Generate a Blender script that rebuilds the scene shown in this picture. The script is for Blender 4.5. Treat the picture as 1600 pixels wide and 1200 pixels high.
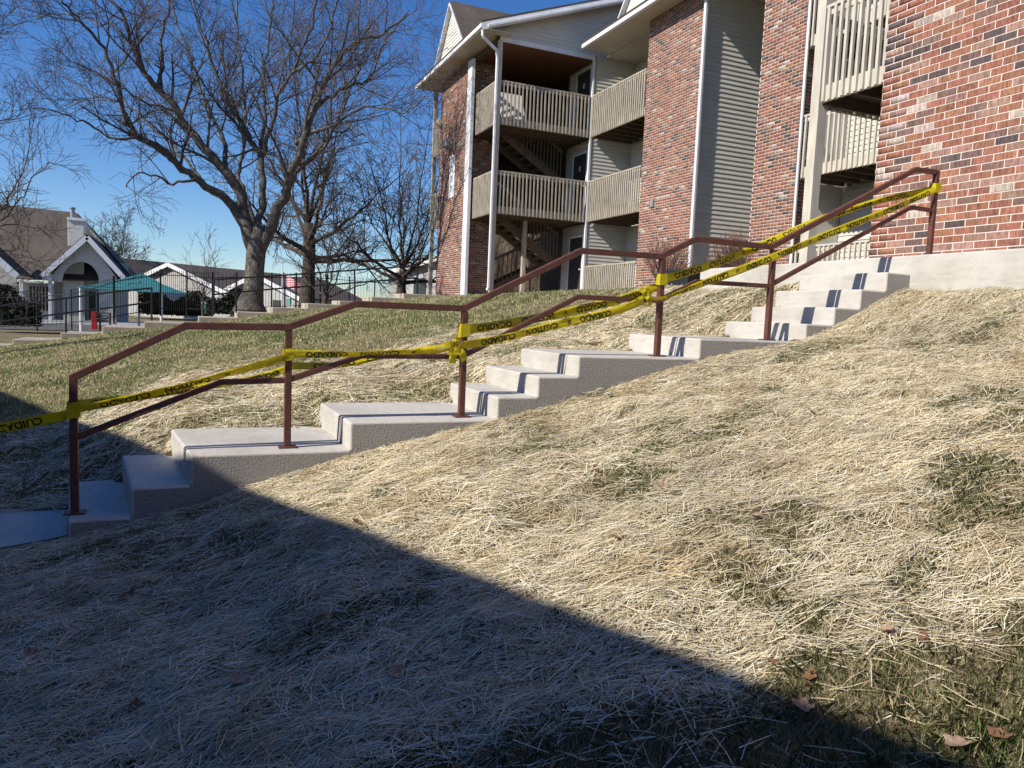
import bpy, bmesh, math, random
import numpy as np
from mathutils import Matrix, Vector

# ---------------------------------------------------------------- scene, camera, sky, sun
for o in list(bpy.data.objects): bpy.data.objects.remove(o)
S = bpy.context.scene
C = S.collection
R = math.radians
# world frame: X runs up the stairs towards the building, Y along the facade, Z up; eye height is z = 0
F_PX, PITCH, ROLL, YAW = 1151.2, R(-5.233), R(2.42), R(23.687)
_c, _s = math.cos(PITCH), math.sin(PITCH)
_fw = np.array([0, _c, _s]); _up = np.array([0, -_s, _c]); _rt = np.array([1., 0, 0])
_r2 = math.cos(ROLL)*_rt + math.sin(ROLL)*_up
_u2 = -math.sin(ROLL)*_rt + math.cos(ROLL)*_up
_M = np.array([[math.cos(YAW), math.sin(YAW), 0], [-math.sin(YAW), math.cos(YAW), 0], [0, 0, 1.]])
RT, UPV, FW = _M@_r2, _M@_u2, _M@_fw
def ray(x, y): return (x-800)/F_PX*RT - (y-600)/F_PX*UPV + FW
def at(x, y, D): return ray(x, y)*D                      # point at optical depth D metres
def pu(x, y, u): d = ray(x, y); return d*(u/d[0])        # point on the plane X = u
def pv(x, y, v): d = ray(x, y); return d*(v/d[1])        # point on the plane Y = v

cd = bpy.data.cameras.new('camera'); cam = bpy.data.objects.new('camera', cd); C.objects.link(cam)
cam.matrix_world = Matrix(((RT[0], UPV[0], -FW[0], 0), (RT[1], UPV[1], -FW[1], 0), (RT[2], UPV[2], -FW[2], 0), (0, 0, 0, 1)))
cd.sensor_fit = 'HORIZONTAL'; cd.sensor_width = 36; cd.lens = F_PX/1600*36
cd.clip_start = 0.05; cd.clip_end = 2000
S.camera = cam

SUN_EL, SUN_D = R(36.5), R(12.0)
SUN = np.array([math.cos(SUN_EL)*math.cos(SUN_D), math.cos(SUN_EL)*math.sin(SUN_D), -math.sin(SUN_EL)])
W = bpy.data.worlds.new('World'); S.world = W; W.use_nodes = True
wt = W.node_tree; wt.nodes.clear()
sky = wt.nodes.new('ShaderNodeTexSky'); sky.sky_type = 'NISHITA'; sky.sun_disc = False
sky.sun_elevation = SUN_EL; sky.sun_rotation = math.atan2(-SUN[0], -SUN[1])
sky.air_density = 1.0; sky.dust_density = 0.15; sky.ozone_density = 5.0; sky.altitude = 300
bg = wt.nodes.new('ShaderNodeBackground'); bg.inputs[1].default_value = 0.105
wo = wt.nodes.new('ShaderNodeOutputWorld')
hs = wt.nodes.new('ShaderNodeHueSaturation'); hs.inputs['Saturation'].default_value = 1.22; hs.inputs['Hue'].default_value = 0.510
wt.links.new(sky.outputs[0], hs.inputs['Color']); wt.links.new(hs.outputs[0], bg.inputs[0]); wt.links.new(bg.outputs[0], wo.inputs[0])
sl = bpy.data.lights.new('sun', 'SUN'); sun = bpy.data.objects.new('sun', sl); C.objects.link(sun)
sl.energy = 5.0; sl.angle = R(0.53); sl.color = (1.0, 0.94, 0.84)
sun.rotation_mode = 'QUATERNION'; sun.rotation_quaternion = Vector(SUN).to_track_quat('-Z', 'Y'); sun.location = (-20, -5, 25)
S.view_settings.view_transform = 'Standard'; S.view_settings.look = 'None'
S.view_settings.exposure = 0.40; S.view_settings.gamma = 1.0
S.view_settings.use_curve_mapping = False
S.render.engine = 'CYCLES'
S.cycles.max_bounces = 5; S.cycles.diffuse_bounces = 3; S.cycles.transmission_bounces = 3
rnd = random.Random(7)
rng = np.random.default_rng(11)

# ---------------------------------------------------------------- materials
def nodes(name):
    m = bpy.data.materials.new(name); m.use_nodes = True
    nt = m.node_tree; b = nt.nodes['Principled BSDF']
    return m, nt, b
def add(nt, t, **k):
    n = nt.nodes.new(t)
    for a, v in k.items(): setattr(n, a, v)
    return n
def ramp(nt, fac, stops):
    r = add(nt, 'ShaderNodeValToRGB'); e = r.color_ramp.elements
    while len(e) < len(stops): e.new(0.5)
    for i, (p, c) in enumerate(stops): e[i].position = p; e[i].color = (*c, 1)
    nt.links.new(fac, r.inputs[0]); return r
def noise(nt, scale, detail=4, rough=0.55, vec=None):
    n = add(nt, 'ShaderNodeTexNoise'); n.inputs['Scale'].default_value = scale
    n.inputs['Detail'].default_value = detail; n.inputs['Roughness'].default_value = rough
    if vec is not None: nt.links.new(vec, n.inputs['Vector'])
    return n
def bump(nt, b, h, strength, dist):
    bp = add(nt, 'ShaderNodeBump'); bp.inputs['Strength'].default_value = strength; bp.inputs['Distance'].default_value = dist
    nt.links.new(h, bp.inputs['Height']); nt.links.new(bp.outputs[0], b.inputs['Normal']); return bp
def objco(nt, stretch=None):
    g = add(nt, 'ShaderNodeNewGeometry')
    if stretch is None: return g.outputs['Position']
    mp = add(nt, 'ShaderNodeMapping'); mp.inputs['Scale'].default_value = stretch
    nt.links.new(g.outputs['Position'], mp.inputs[0]); return mp.outputs[0]
def plain(name, c1, c2=None, rough=0.7, scale=3.0, stretch=None, bmp=0.0, bscale=80, bdist=0.004, spec=0.4, metal=0.0, lo=0.35, hi=0.65):
    m, nt, b = nodes(name)
    co = objco(nt, stretch)
    if c2 is None: c2 = tuple(x*0.82 for x in c1)
    n = noise(nt, scale, 6, 0.62, co)
    r = ramp(nt, n.outputs[0], [(lo, c2), (hi, c1)])
    nt.links.new(r.outputs[0], b.inputs['Base Color'])
    b.inputs['Roughness'].default_value = rough; b.inputs['Specular IOR Level'].default_value = spec; b.inputs['Metallic'].default_value = metal
    if bmp: bump(nt, b, noise(nt, bscale, 5, 0.6, co).outputs[0], bmp, bdist)
    return m
MT = {}
def mk_concrete():
    m, nt, b = nodes('concrete'); co = objco(nt)
    n1 = noise(nt, 1.7, 6, .65, co); n2 = noise(nt, 26, 5, .7, objco(nt, (1, .25, 1))); n3 = noise(nt, 160, 4, .6, co)
    r1 = ramp(nt, n1.outputs[0], [(.30, (.40, .375, .335)), (.52, (.49, .465, .42)), (.75, (.53, .505, .465))])
    r2 = ramp(nt, n2.outputs[0], [(.28, (.80, .79, .77)), (.50, (1, 1, 1)), (.8, (1.05, 1.05, 1.04))])
    mx = add(nt, 'ShaderNodeMix', data_type='RGBA', blend_type='MULTIPLY'); mx.inputs[0].default_value = .8
    nt.links.new(r1.outputs[0], mx.inputs[6]); nt.links.new(r2.outputs[0], mx.inputs[7]); nt.links.new(mx.outputs[2], b.inputs['Base Color'])
    b.inputs['Roughness'].default_value = .85; b.inputs['Specular IOR Level'].default_value = .3
    ad = add(nt, 'ShaderNodeMath', operation='ADD'); nt.links.new(n2.outputs[0], ad.inputs[0]); nt.links.new(n3.outputs[0], ad.inputs[1])
    bump(nt, b, ad.outputs[0], .35, .004); return m
MT['concrete'] = mk_concrete()
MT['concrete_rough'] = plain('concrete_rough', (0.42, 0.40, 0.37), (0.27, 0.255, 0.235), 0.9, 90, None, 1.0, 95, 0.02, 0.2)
MT['concrete_old'] = plain('concrete_old', (0.42, 0.37, 0.29), (0.32, 0.28, 0.22), 0.9, 3, None, 0.3, 120, 0.004, 0.2)
MT['rail_paint'] = plain('rail_paint', (0.135, 0.050, 0.034), (0.085, 0.032, 0.023), 0.5, 14, None, 0.12, 220, 0.002, 0.4)
MT['black_metal'] = plain('black_metal', (0.012, 0.012, 0.014), None, 0.5, 10)
MT['white_trim'] = plain('white_trim', (0.72, 0.73, 0.74), (0.55, 0.56, 0.58), 0.6, 2.2, (1, 1, .25))
MT['gutter'] = plain('gutter', (0.74, 0.75, 0.77), (0.62, 0.63, 0.65), 0.45, 3, (1, .2, 1))
MT['soffit'] = plain('soffit', (0.52, 0.48, 0.40), (0.43, 0.39, 0.32), 0.8, 1.5)
MT['siding'] = plain('siding', (0.57, 0.55, 0.495), (0.50, 0.48, 0.43), 0.65, 2, (1, 1, 6), 0.1, 60, 0.002)
MT['siding_white'] = plain('siding_white', (0.66, 0.64, 0.58), (0.56, 0.54, 0.48), 0.7, 2, (1, 1, 6))
MT['wood_grey'] = plain('wood_grey', (0.47, 0.42, 0.34), (0.28, 0.245, 0.195), 0.85, 9, (2, 2, .35), 0.4, 60, 0.003, 0.2)
MT['wood_beige'] = plain('wood_beige', (0.55, 0.51, 0.43), (0.43, 0.39, 0.32), 0.7, 7, (2, 2, .4), 0.3, 70, 0.003, 0.3)
MT['dark_wood_and_shade'] = plain('dark_wood_and_shade', (0.15, 0.11, 0.075), (0.08, 0.06, 0.045), 0.85, 6, (1, 1, 3), 0.3, 60, 0.003, 0.2)  # dark wood; also the shade tone painted on the stairwell's inner walls
MT['wood_ceiling'] = plain('wood_ceiling', (0.19, 0.085, 0.04), (0.12, 0.055, 0.03), 0.75, 5, (.4, 6, 1))
MT['shingle'] = None
MT['door'] = plain('door', (0.045, 0.038, 0.034), None, 0.5, 5)
MT['bark'] = plain('bark', (0.225, 0.195, 0.16), (0.065, 0.057, 0.05), 0.95, 22, (1, 1, .28), 1.0, 26, 0.06, 0.15)
MT['limb'] = plain('limb', (0.15, 0.132, 0.115), (0.055, 0.05, 0.046), 0.95, 9, None, 0.6, 30, 0.02, 0.15)
MT['twig'] = plain('twig', (0.085, 0.064, 0.066), (0.055, 0.042, 0.045), 0.9, 3)
MT['bark_dark'] = plain('bark_dark', (0.13, 0.105, 0.085), (0.05, 0.042, 0.036), 0.95, 14, (1, 1, .3), 0.8, 20, 0.05, 0.15)
MT['twig_red'] = plain('twig_red', (0.20, 0.105, 0.075), (0.12, 0.062, 0.048), 0.9, 4)
MT['teal'] = plain('teal', (0.035, 0.175, 0.185), (0.028, 0.145, 0.155), 0.7, 1)
MT['red'] = plain('red', (0.55, 0.018, 0.022), None, 0.5, 4)
MT['mint'] = plain('mint', (0.16, 0.52, 0.42), None, 0.5, 4)
MT['hedge'] = plain('hedge', (0.030, 0.036, 0.020), (0.014, 0.018, 0.011), 0.9, 12)
MT['grey_plastic'] = plain('grey_plastic', (0.27, 0.275, 0.28), None, 0.55, 5)
MT['black_plastic'] = plain('black_plastic', (0.018, 0.019, 0.021), None, 0.5, 5)
MT['ink'] = plain('ink', (0.012, 0.011, 0.010), None, 0.6, 5)
MT['leaf'] = plain('leaf', (0.23, 0.115, 0.055), (0.12, 0.06, 0.032), 0.8, 60)
MT['leaf_pale'] = plain('leaf_pale', (0.36, 0.25, 0.17), (0.22, 0.15, 0.10), 0.8, 60)
MT['paver'] = plain('paver', (0.30, 0.30, 0.31), None, 0.9, 4)
MT['flag'] = None

def mk_shingle():
    m, nt, b = nodes('shingle')
    co = objco(nt)
    n = noise(nt, 1.2, 5, .6, co); n2 = noise(nt, 30, 3, .6, co)
    r = ramp(nt, n.outputs[0], [(.3, (.088, .073, .062)), (.7, (.128, .106, .09))])
    r2 = ramp(nt, n2.outputs[0], [(.3, (.6, .6, .6)), (.7, (1.25, 1.25, 1.25))])
    mx = add(nt, 'ShaderNodeMix', data_type='RGBA', blend_type='MULTIPLY'); mx.inputs[0].default_value = 1
    nt.links.new(r.outputs[0], mx.inputs[6]); nt.links.new(r2.outputs[0], mx.inputs[7])
    nt.links.new(mx.outputs[2], b.inputs['Base Color']); b.inputs['Roughness'].default_value = .95
    b.inputs['Specular IOR Level'].default_value = .15
    bump(nt, b, n2.outputs[0], .5, .01)
    return m
MT['shingle'] = mk_shingle()
def mk_glass():
    m, nt, b = nodes('window_glass')
    b.inputs['Base Color'].default_value = (.015, .018, .022, 1); b.inputs['Roughness'].default_value = .06
    b.inputs['Specular IOR Level'].default_value = .6
    n = noise(nt, 1.5, 2, .5, objco(nt)); bump(nt, b, n.outputs[0], .05, .02)
    return m
MT['glass'] = mk_glass()
def mk_attr(name, attr, rough=.85, obj=False, transl=0.0, grain=0.0, bmp=0.0):
    m, nt, b = nodes(name)
    if obj: src = add(nt, 'ShaderNodeObjectInfo').outputs['Color']
    else:
        a = add(nt, 'ShaderNodeAttribute'); a.attribute_name = attr; src = a.outputs['Color']
    if grain:
        co = objco(nt)
        n = noise(nt, 1, 5, .75, objco(nt, (45, 38, 9)))
        r = ramp(nt, n.outputs[0], [(.3, (1-grain,)*3), (.7, (1+grain*.7,)*3)])
        mx = add(nt, 'ShaderNodeMix', data_type='RGBA', blend_type='MULTIPLY'); mx.inputs[0].default_value = 1
        nt.links.new(src, mx.inputs[6]); nt.links.new(r.outputs[0], mx.inputs[7]); src = mx.outputs[2]
        if bmp: bump(nt, b, noise(nt, 120, 5, .7, co).outputs[0], bmp, .006)
    nt.links.new(src, b.inputs['Base Color'])
    b.inputs['Roughness'].default_value = rough; b.inputs['Specular IOR Level'].default_value = .2
    if transl:
        t = add(nt, 'ShaderNodeBsdfTranslucent'); nt.links.new(src, t.inputs[0])
        mix = add(nt, 'ShaderNodeMixShader'); mix.inputs[0].default_value = transl
        out = nt.nodes['Material Output']
        nt.links.new(b.outputs[0], mix.inputs[1]); nt.links.new(t.outputs[0], mix.inputs[2]); nt.links.new(mix.outputs[0], out.inputs[0])
    return m
MT['brick_mass'] = mk_attr('brick_mass', 'Col', .9, False, 0, .62, .5)
MT['brick_one'] = mk_attr('brick_one', 'Col', .9, True, 0, .62, .5)
MT['mortar'] = plain('mortar', (0.68, 0.58, 0.51), (0.58, 0.49, 0.43), .95, 20, None, .4, 200, .004, .1)
MT['straw'] = mk_attr('straw', 'Col', .55, False, .12)
MT['blade'] = mk_attr('blade', 'Col', .55, False, .38)
def mk_tape():
    m, nt, b = nodes('tape_yellow')
    n = noise(nt, 18, 4, .6, objco(nt))
    r = ramp(nt, n.outputs[0], [(.35, (.66, .55, .012)), (.65, (.78, .67, .02))])
    nt.links.new(r.outputs[0], b.inputs['Base Color']); b.inputs['Roughness'].default_value = .32
    t = add(nt, 'ShaderNodeBsdfTranslucent'); nt.links.new(r.outputs[0], t.inputs[0])
    mix = add(nt, 'ShaderNodeMixShader'); mix.inputs[0].default_value = .40
    nt.links.new(b.outputs[0], mix.inputs[1]); nt.links.new(t.outputs[0], mix.inputs[2])
    nt.links.new(mix.outputs[0], nt.nodes['Material Output'].inputs[0])
    bump(nt, b, n.outputs[0], .25, .01)
    return m
MT['tape'] = mk_tape()
def mk_ground():
    m, nt, b = nodes('soil_and_thatch')
    co = objco(nt)
    n1 = noise(nt, .9, 5, .6, co); n2 = noise(nt, 14, 5, .7, co); n3 = noise(nt, 70, 4, .7, co)
    r1 = ramp(nt, n1.outputs[0], [(.35, (.19, .155, .09)), (.65, (.31, .25, .155))])
    r2 = ramp(nt, n2.outputs[0], [(.35, (.55, .55, .5)), (.65, (1.2, 1.2, 1.15))])
    mx = add(nt, 'ShaderNodeMix', data_type='RGBA', blend_type='MULTIPLY'); mx.inputs[0].default_value = 1
    nt.links.new(r1.outputs[0], mx.inputs[6]); nt.links.new(r2.outputs[0], mx.inputs[7])
    nt.links.new(mx.outputs[2], b.inputs['Base Color']); b.inputs['Roughness'].default_value = 1; b.inputs['Specular IOR Level'].default_value = .1
    ad = add(nt, 'ShaderNodeMath', operation='ADD'); nt.links.new(n2.outputs[0], ad.inputs[0]); nt.links.new(n3.outputs[0], ad.inputs[1])
    bump(nt, b, ad.outputs[0], .9, .05)
    return m
MT['ground'] = mk_ground()
def mk_flag():
    m, nt, b = nodes('flag_cloth')
    co = objco(nt)
    w = add(nt, 'ShaderNodeTexWave', wave_type='BANDS', bands_direction='Z'); w.inputs['Scale'].default_value = 2.2
    nt.links.new(co, w.inputs[0])
    r = ramp(nt, w.outputs[0], [(.45, (.5, .03, .04)), (.55, (.75, .72, .70))]); r.color_ramp.interpolation = 'CONSTANT'
    nt.links.new(r.outputs[0], b.inputs['Base Color'])
    return m
MT['flag'] = mk_flag()

# ---------------------------------------------------------------- mesh helpers
class MB:
    def __init__(s): s.v = []; s.f = []
    def quad(s, *p):
        n = len(s.v); s.v += [tuple(q) for q in p]; s.f.append(tuple(range(n, n+len(p)))); return s
    def box(s, x0, x1, y0, y1, z0, z1):
        n = len(s.v)
        s.v += [(x0, y0, z0), (x1, y0, z0), (x1, y1, z0), (x0, y1, z0), (x0, y0, z1), (x1, y0, z1), (x1, y1, z1), (x0, y1, z1)]
        s.f += [tuple(n+i for i in q) for q in ((0, 3, 2, 1), (4, 5, 6, 7), (0, 1, 5, 4), (1, 2, 6, 5), (2, 3, 7, 6), (3, 0, 4, 7))]
        return s
    def bar(s, a, b, w, h, up=(0, 0, 1)):               # rectangular bar from a to b, w across, h along up
        a = Vector(a); b = Vector(b); d = (b-a).normalized(); u = Vector(up)
        x = d.cross(u)
        if x.length < 1e-5: x = d.cross(Vector((0, 1, 0)))
        x.normalize(); u = x.cross(d).normalized(); n = len(s.v)
        for p in (a, b):
            for sx, su in ((-1, -1), (1, -1), (1, 1), (-1, 1)): s.v.append(tuple(p + x*sx*w/2 + u*su*h/2))
        s.f += [tuple(n+i for i in q) for q in ((0, 1, 2, 3), (7, 6, 5, 4), (0, 4, 5, 1), (1, 5, 6, 2), (2, 6, 7, 3), (3, 7, 4, 0))]
        return s
    def prism(s, poly, axis, a, b):                      # poly: 2-D outline in the plane across axis (0=X,1=Y,2=Z)
        n = len(s.v); k = len(poly)
        for t in (a, b):
            for p, q in poly:
                s.v.append((t, p, q) if axis == 0 else (p, t, q) if axis == 1 else (p, q, t))
        s.f.append(tuple(range(n, n+k))); s.f.append(tuple(range(n+2*k-1, n+k-1, -1)))
        for i in range(k):
            j = (i+1) % k; s.f.append((n+i, n+k+i, n+k+j, n+j))
        return s
    def tube(s, pts, rad, k=8, cap=True):
        n = len(s.v); P = [Vector(p) for p in pts]; m = len(P); prev = None
        for i, p in enumerate(P):
            d = (P[min(i+1, m-1)]-P[max(i-1, 0)])
            d = d.normalized() if d.length > 1e-9 else Vector((0, 0, 1))
            x = (prev - d*prev.dot(d)) if prev is not None else d.cross(Vector((0.31, 0.95, 0.05)))
            if x.length < 1e-5: x = d.cross(Vector((1, 0, 0)))
            x.normalize(); y = d.cross(x); prev = x; r = rad[i]
            for j in range(k):
                a = 2*math.pi*j/k; q = p + x*(math.cos(a)*r) + y*(math.sin(a)*r); s.v.append((q.x, q.y, q.z))
        for i in range(m-1):
            for j in range(k):
                a = n+i*k+j; b = n+i*k+(j+1) % k; s.f.append((a, b, b+k, a+k))
        if cap:
            s.f.append(tuple(range(n+k-1, n-1, -1))); s.f.append(tuple(range(n+(m-1)*k, n+m*k)))
        return s
    def mesh(s, name):
        me = bpy.data.meshes.new(name); me.from_pydata(s.v, [], s.f); me.update()
        bm = bmesh.new(); bm.from_mesh(me); bmesh.ops.recalc_face_normals(bm, faces=bm.faces); bm.to_mesh(me); bm.free()
        return me
    def build(s, name, mat, parent=None, smooth=False, bevel=0.0, seg=2):
        return obj(name, s.mesh(name), mat, parent, smooth, bevel, seg)
def obj(name, me, mat, parent=None, smooth=False, bevel=0.0, seg=2):
    o = bpy.data.objects.new(name, me); C.objects.link(o)
    if mat is not None and not me.materials: me.materials.append(MT[mat] if isinstance(mat, str) else mat)
    if smooth:
        for p in me.polygons: p.use_smooth = True
    if bevel:
        md = o.modifiers.new('bevel', 'BEVEL'); md.width = bevel; md.segments = seg; md.limit_method = 'ANGLE'
    if parent is not None: attach(o, parent)
    return o
def worldloc(o):
    l = Vector((0, 0, 0))
    while o is not None:
        l += o.location
        if o.parent is not None: l += o.matrix_parent_inverse.to_translation()
        o = o.parent
    return l
def attach(o, parent):
    o.parent = parent; o.matrix_parent_inverse = Matrix.Translation(-worldloc(parent))
def thing(name, label, cat, loc, group=None):
    o = bpy.data.objects.new(name, None); C.objects.link(o); o.location = loc; o.empty_display_size = .2
    return tag(o, label, cat, group)
def tag(o, label, cat, group=None):
    o['label'] = label; o['category'] = cat
    if group: o['group'] = group
    return o
def inst(name, me, loc, parent, rz=0.0):
    o = bpy.data.objects.new(name, me); C.objects.link(o); o.location = loc; o.rotation_euler.z = rz
    attach(o, parent); return o
def struct(o): o['kind'] = 'structure'; return o
def stuff(o): o['kind'] = 'stuff'; return o
def catmull(P, n):
    P = [np.array(p, float) for p in P]; P = [2*P[0]-P[1]] + P + [2*P[-1]-P[-2]]; out = []
    for i in range(1, len(P)-2):
        for k in range(n):
            t = k/n; a, b, c, d = P[i-1:i+3]
            out.append(.5*((2*b)+(c-a)*t+(2*a-5*b+4*c-d)*t*t+(3*b-a-3*c+d)*t**3))
    out.append(P[-2]); return out

# ---------------------------------------------------------------- terrain
def vnoise(x, y, seed=0):
    xi = np.floor(x).astype(np.int64); yi = np.floor(y).astype(np.int64); fx = x-xi; fy = y-yi
    def h(a, b):
        k = (a*374761393 + b*668265263 + seed*982451653) & 0x7fffffff
        k = ((k ^ (k >> 13))*1274126177) & 0x7fffffff
        return ((k ^ (k >> 16)) & 0xffff)/65535.0
    sx = fx*fx*(3-2*fx); sy = fy*fy*(3-2*fy)
    a = h(xi, yi)*(1-sx)+h(xi+1, yi)*sx; b = h(xi, yi+1)*(1-sx)+h(xi+1, yi+1)*sx
    return a*(1-sy)+b*sy
def fbm(x, y, seed=0, o=4):
    t = 0; a = .5; s = 0
    for i in range(o): t = t+a*vnoise(x*2**i, y*2**i, seed+i); s += a; a *= .5
    return t/s
NU = [-60, -12, -6, -3, -1.5, -.675, 0, .32, 1, 1.7, 2.4, 2.77, 3.3, 3.8, 4.33, 4.86, 5.27, 5.68, 6, 6.3, 8, 12, 60]
NZ = [-3, -2.2, -1.85, -1.68, -1.56, -1.45, -1.31, -1.2, -1.01, -.86, -.71, -.60, -.47, -.335, -.225, -.145, -.02, .17, .32, .42, .5, .5, .5]
FU = [-60, -12, -6, -2.5, -1.23, -.8, -.4, 0, .5, 1, 1.5, 2.05, 2.4, 2.75, 3.3, 3.9, 4.5, 5, 5.35, 5.7, 6, 6.3, 8, 12, 60]
FZ = [-3, -2.2, -1.85, -1.62, -1.50, -1.30, -1.10, -.96, -.935, -.83, -.765, -.72, -.58, -.44, -.31, -.26, -.14, -.09, .07, .24, .4, .5, .62, .62, .62]
F2U = [-60, -6, -2, -.81, -.5, -.46, -.16, -.12, .2, .95, 1.05, 1.2, 2.04, 2.12, 2.39, 2.46, 2.72, 2.82, 3.0, 3.85, 3.95, 4.1, 5.0, 5.08, 5.33, 5.42, 5.64, 5.72, 5.95, 6.04, 6.29, 8, 60]
F2Z = [-3, -1.75, -1.56, -1.50, -1.35, -1.26, -1.17, -1.06, -.975, -.96, -.86, -.785, -.775, -.70, -.61, -.53, -.455, -.37, -.30, -.295, -.21, -.14, -.13, -.04, .03, .1, .19, .27, .37, .45, .55, .62, .62]
SU = [-60, -12, -6, -4.15, -3.1, -2.14, -1.15, .2, 1.2, 2.15, 3.13, 4.06, 5, 6.4, 8, 60]
SZ = [-2.6, -2.0, -1.55, -1.28, -1.10, -.91, -.76, -.57, -.39, -.21, -.07, .06, .21, .43, .56, .6]
def smooth(x, a, b):
    t = np.clip((x-a)/(b-a), 0, 1); return t*t*(3-2*t)
def terrain(u, v):
    u = np.asarray(u, float); v = np.asarray(v, float)
    n = np.interp(u, NU, NZ) - .10*np.clip((5-v)/4, 0, 2.5)
    fs_ = smooth(v, 6.15, 6.95); f = np.interp(u, FU, FZ)*fs_+np.interp(u, F2U, F2Z)*(1-fs_); s = np.interp(u, SU, SZ)
    t = np.clip((v-6.1)/16.2, 0, 1); lawn = f*(1-t)+s*t
    k = np.clip((v-5)/1.1, 0, 1); z = np.where(v < 5, n, np.where(v < 6.1, n*(1-k)+f*k, lawn))
    far = -2.3 + 0*u
    z = z*(1-smooth(v, 23.5, 48)) + far*smooth(v, 23.5, 48)
    w = np.exp(-((u-2.5)/14)**2-((v-6)/16)**2)
    bumps = (fbm(u*1.1, v*1.1, 3)-.5)*.10 + (fbm(u*4.2, v*4.2, 9)-.5)*.085
    edge = np.clip(np.abs(v-5.55)-.5, 0, .5)/.5
    z = z + bumps*w*np.clip(edge, .15, 1)
    inst_ = (u > -8) & (u < 6.4)
    carve = np.clip((.40-np.abs(v-5.545))/.06, 0, 1)*inst_
    z = z - .30*carve
    wk = smooth(u, 6.30, 6.45)*np.clip((8.15-v)/.15, 0, 1)*(u < 12)
    z = np.where(wk > 0, z*(1-wk)+(.40)*wk, z)
    bd = smooth(u, 11.5, 12.0)*(v < 29)
    return z*(1-bd) + .45*bd
def hit(x, y):                                           # where the view ray through a photo pixel meets the lawn
    d = ray(x, y); t = .3
    for i in range(4000):
        p = d*t
        if p[2] <= float(terrain(p[0], p[1])): break
        t *= 1.004
    return d*t
def lines(*segs):
    o = []
    for a, b, st in segs: o += list(np.arange(a, b, st))
    return np.array(sorted(set(np.round(o, 4))))
gu = lines((-420, -60, 40), (-60, -12, 4), (-12, -3, .5), (-3, 8.2, .11), (8.2, 16, .5), (16, 60, 4), (60, 420, 40))
gv = lines((-60, -8, 6), (-8, .4, .5), (.4, 9, .11), (9, 26, .35), (26, 80, 3), (80, 800, 40))
UU, VV = np.meshgrid(gu, gv, indexing='ij'); ZZ = terrain(UU, VV)
nu_, nv_ = len(gu), len(gv)
idx = np.arange(nu_*nv_).reshape(nu_, nv_)
fc = np.stack([idx[:-1, :-1], idx[1:, :-1], idx[1:, 1:], idx[:-1, 1:]], -1).reshape(-1, 4)
def npmesh(name, verts, faces, cols=None):
    me = bpy.data.meshes.new(name); k = faces.shape[1]; nf = len(faces)
    me.vertices.add(len(verts)); me.vertices.foreach_set('co', np.asarray(verts, np.float32).ravel())
    me.loops.add(nf*k); me.loops.foreach_set('vertex_index', faces.astype(np.int32).ravel())
    me.polygons.add(nf); me.polygons.foreach_set('loop_start', np.arange(0, nf*k, k, dtype=np.int32))
    me.update(calc_edges=True)
    if cols is not None:
        a = me.color_attributes.new('Col', 'FLOAT_COLOR', 'POINT')
        a.data.foreach_set('color', np.concatenate([cols, np.ones((len(cols), 1))], 1).astype(np.float32).ravel())
    me.validate(); return me
g = obj('ground', npmesh('ground', np.stack([UU, VV, ZZ], -1).reshape(-1, 3), fc), 'ground', smooth=True); struct(g)

# ---------------------------------------------------------------- concrete stairs and paths
VN, VF = 5.0, 6.09
RU = [-.672, -.335, 0.0, 1.0, 2.08, 2.406, 2.745, 3.88, 5.03, 5.355, 5.665, 5.98, 6.29]
SK = [-.13, -.13, -.135, -.03]+[0]*9
TZ = [-1.33, -1.148, -.957, -.766, -.598, -.442, -.282, -.118, .045, .206, .385, .562, .74]
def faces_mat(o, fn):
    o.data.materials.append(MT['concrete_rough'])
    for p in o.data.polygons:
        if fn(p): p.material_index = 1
st = thing('concrete_stairs', 'new pale concrete stairs with three landings climbing the straw-covered slope', 'stairs', (0, VN, -1.5))
prevz = -1.51
for i in range(12):
    nm = 'landing' if RU[i+1]-RU[i] > .6 else 'step'
    bm = bmesh.new(); bmesh.ops.create_cube(bm, size=1)
    x0, x1, z0, z1 = RU[i], RU[i+1]-.0005, prevz, TZ[i]
    for v in bm.verts: v.co = ((x0+x1)/2+v.co.x*(x1-x0), (VN+VF)/2+v.co.y*(VF-VN), (z0+z1)/2+v.co.z*(z1-z0))
    E = []; bm.edges.ensure_lookup_table()
    for e in bm.edges:
        a, b = e.verts[0].co, e.verts[1].co; m = (a+b)/2
        if (abs(m.z-z1) < 1e-4 and (abs(m.x-x0) < 1e-4 or abs(m.y-VN) < 1e-4 or abs(m.y-VF) < 1e-4)) or (abs(m.x-x0) < 1e-4 and abs(a.z-b.z) > 1e-4): E.append(e)
    for v in bm.verts:
        if v.co.y > VN+.5: v.co.x += SK[i] if abs(v.co.x-x0) < 1e-4 else SK[i+1]
    bmesh.ops.bevel(bm, geom=E, offset=.016, segments=3, affect='EDGES', profile=.5)
    me = bpy.data.meshes.new(nm); bm.to_mesh(me); bm.free()
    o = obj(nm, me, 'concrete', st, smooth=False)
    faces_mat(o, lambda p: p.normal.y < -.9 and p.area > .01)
    prevz = TZ[i]
prof = [(RU[0], -2.1)]
pz = -1.51
for i in range(12): prof += [(RU[i], pz), (RU[i+1]-.0005, pz)]; pz = TZ[i]
prof.append((RU[12]-.0005, -.2)); prof.append((RU[8], -.9))
o = MB().prism(prof, 1, VN+.0005, VF-.0005).build('stair_base', 'concrete_rough', st)
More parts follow.
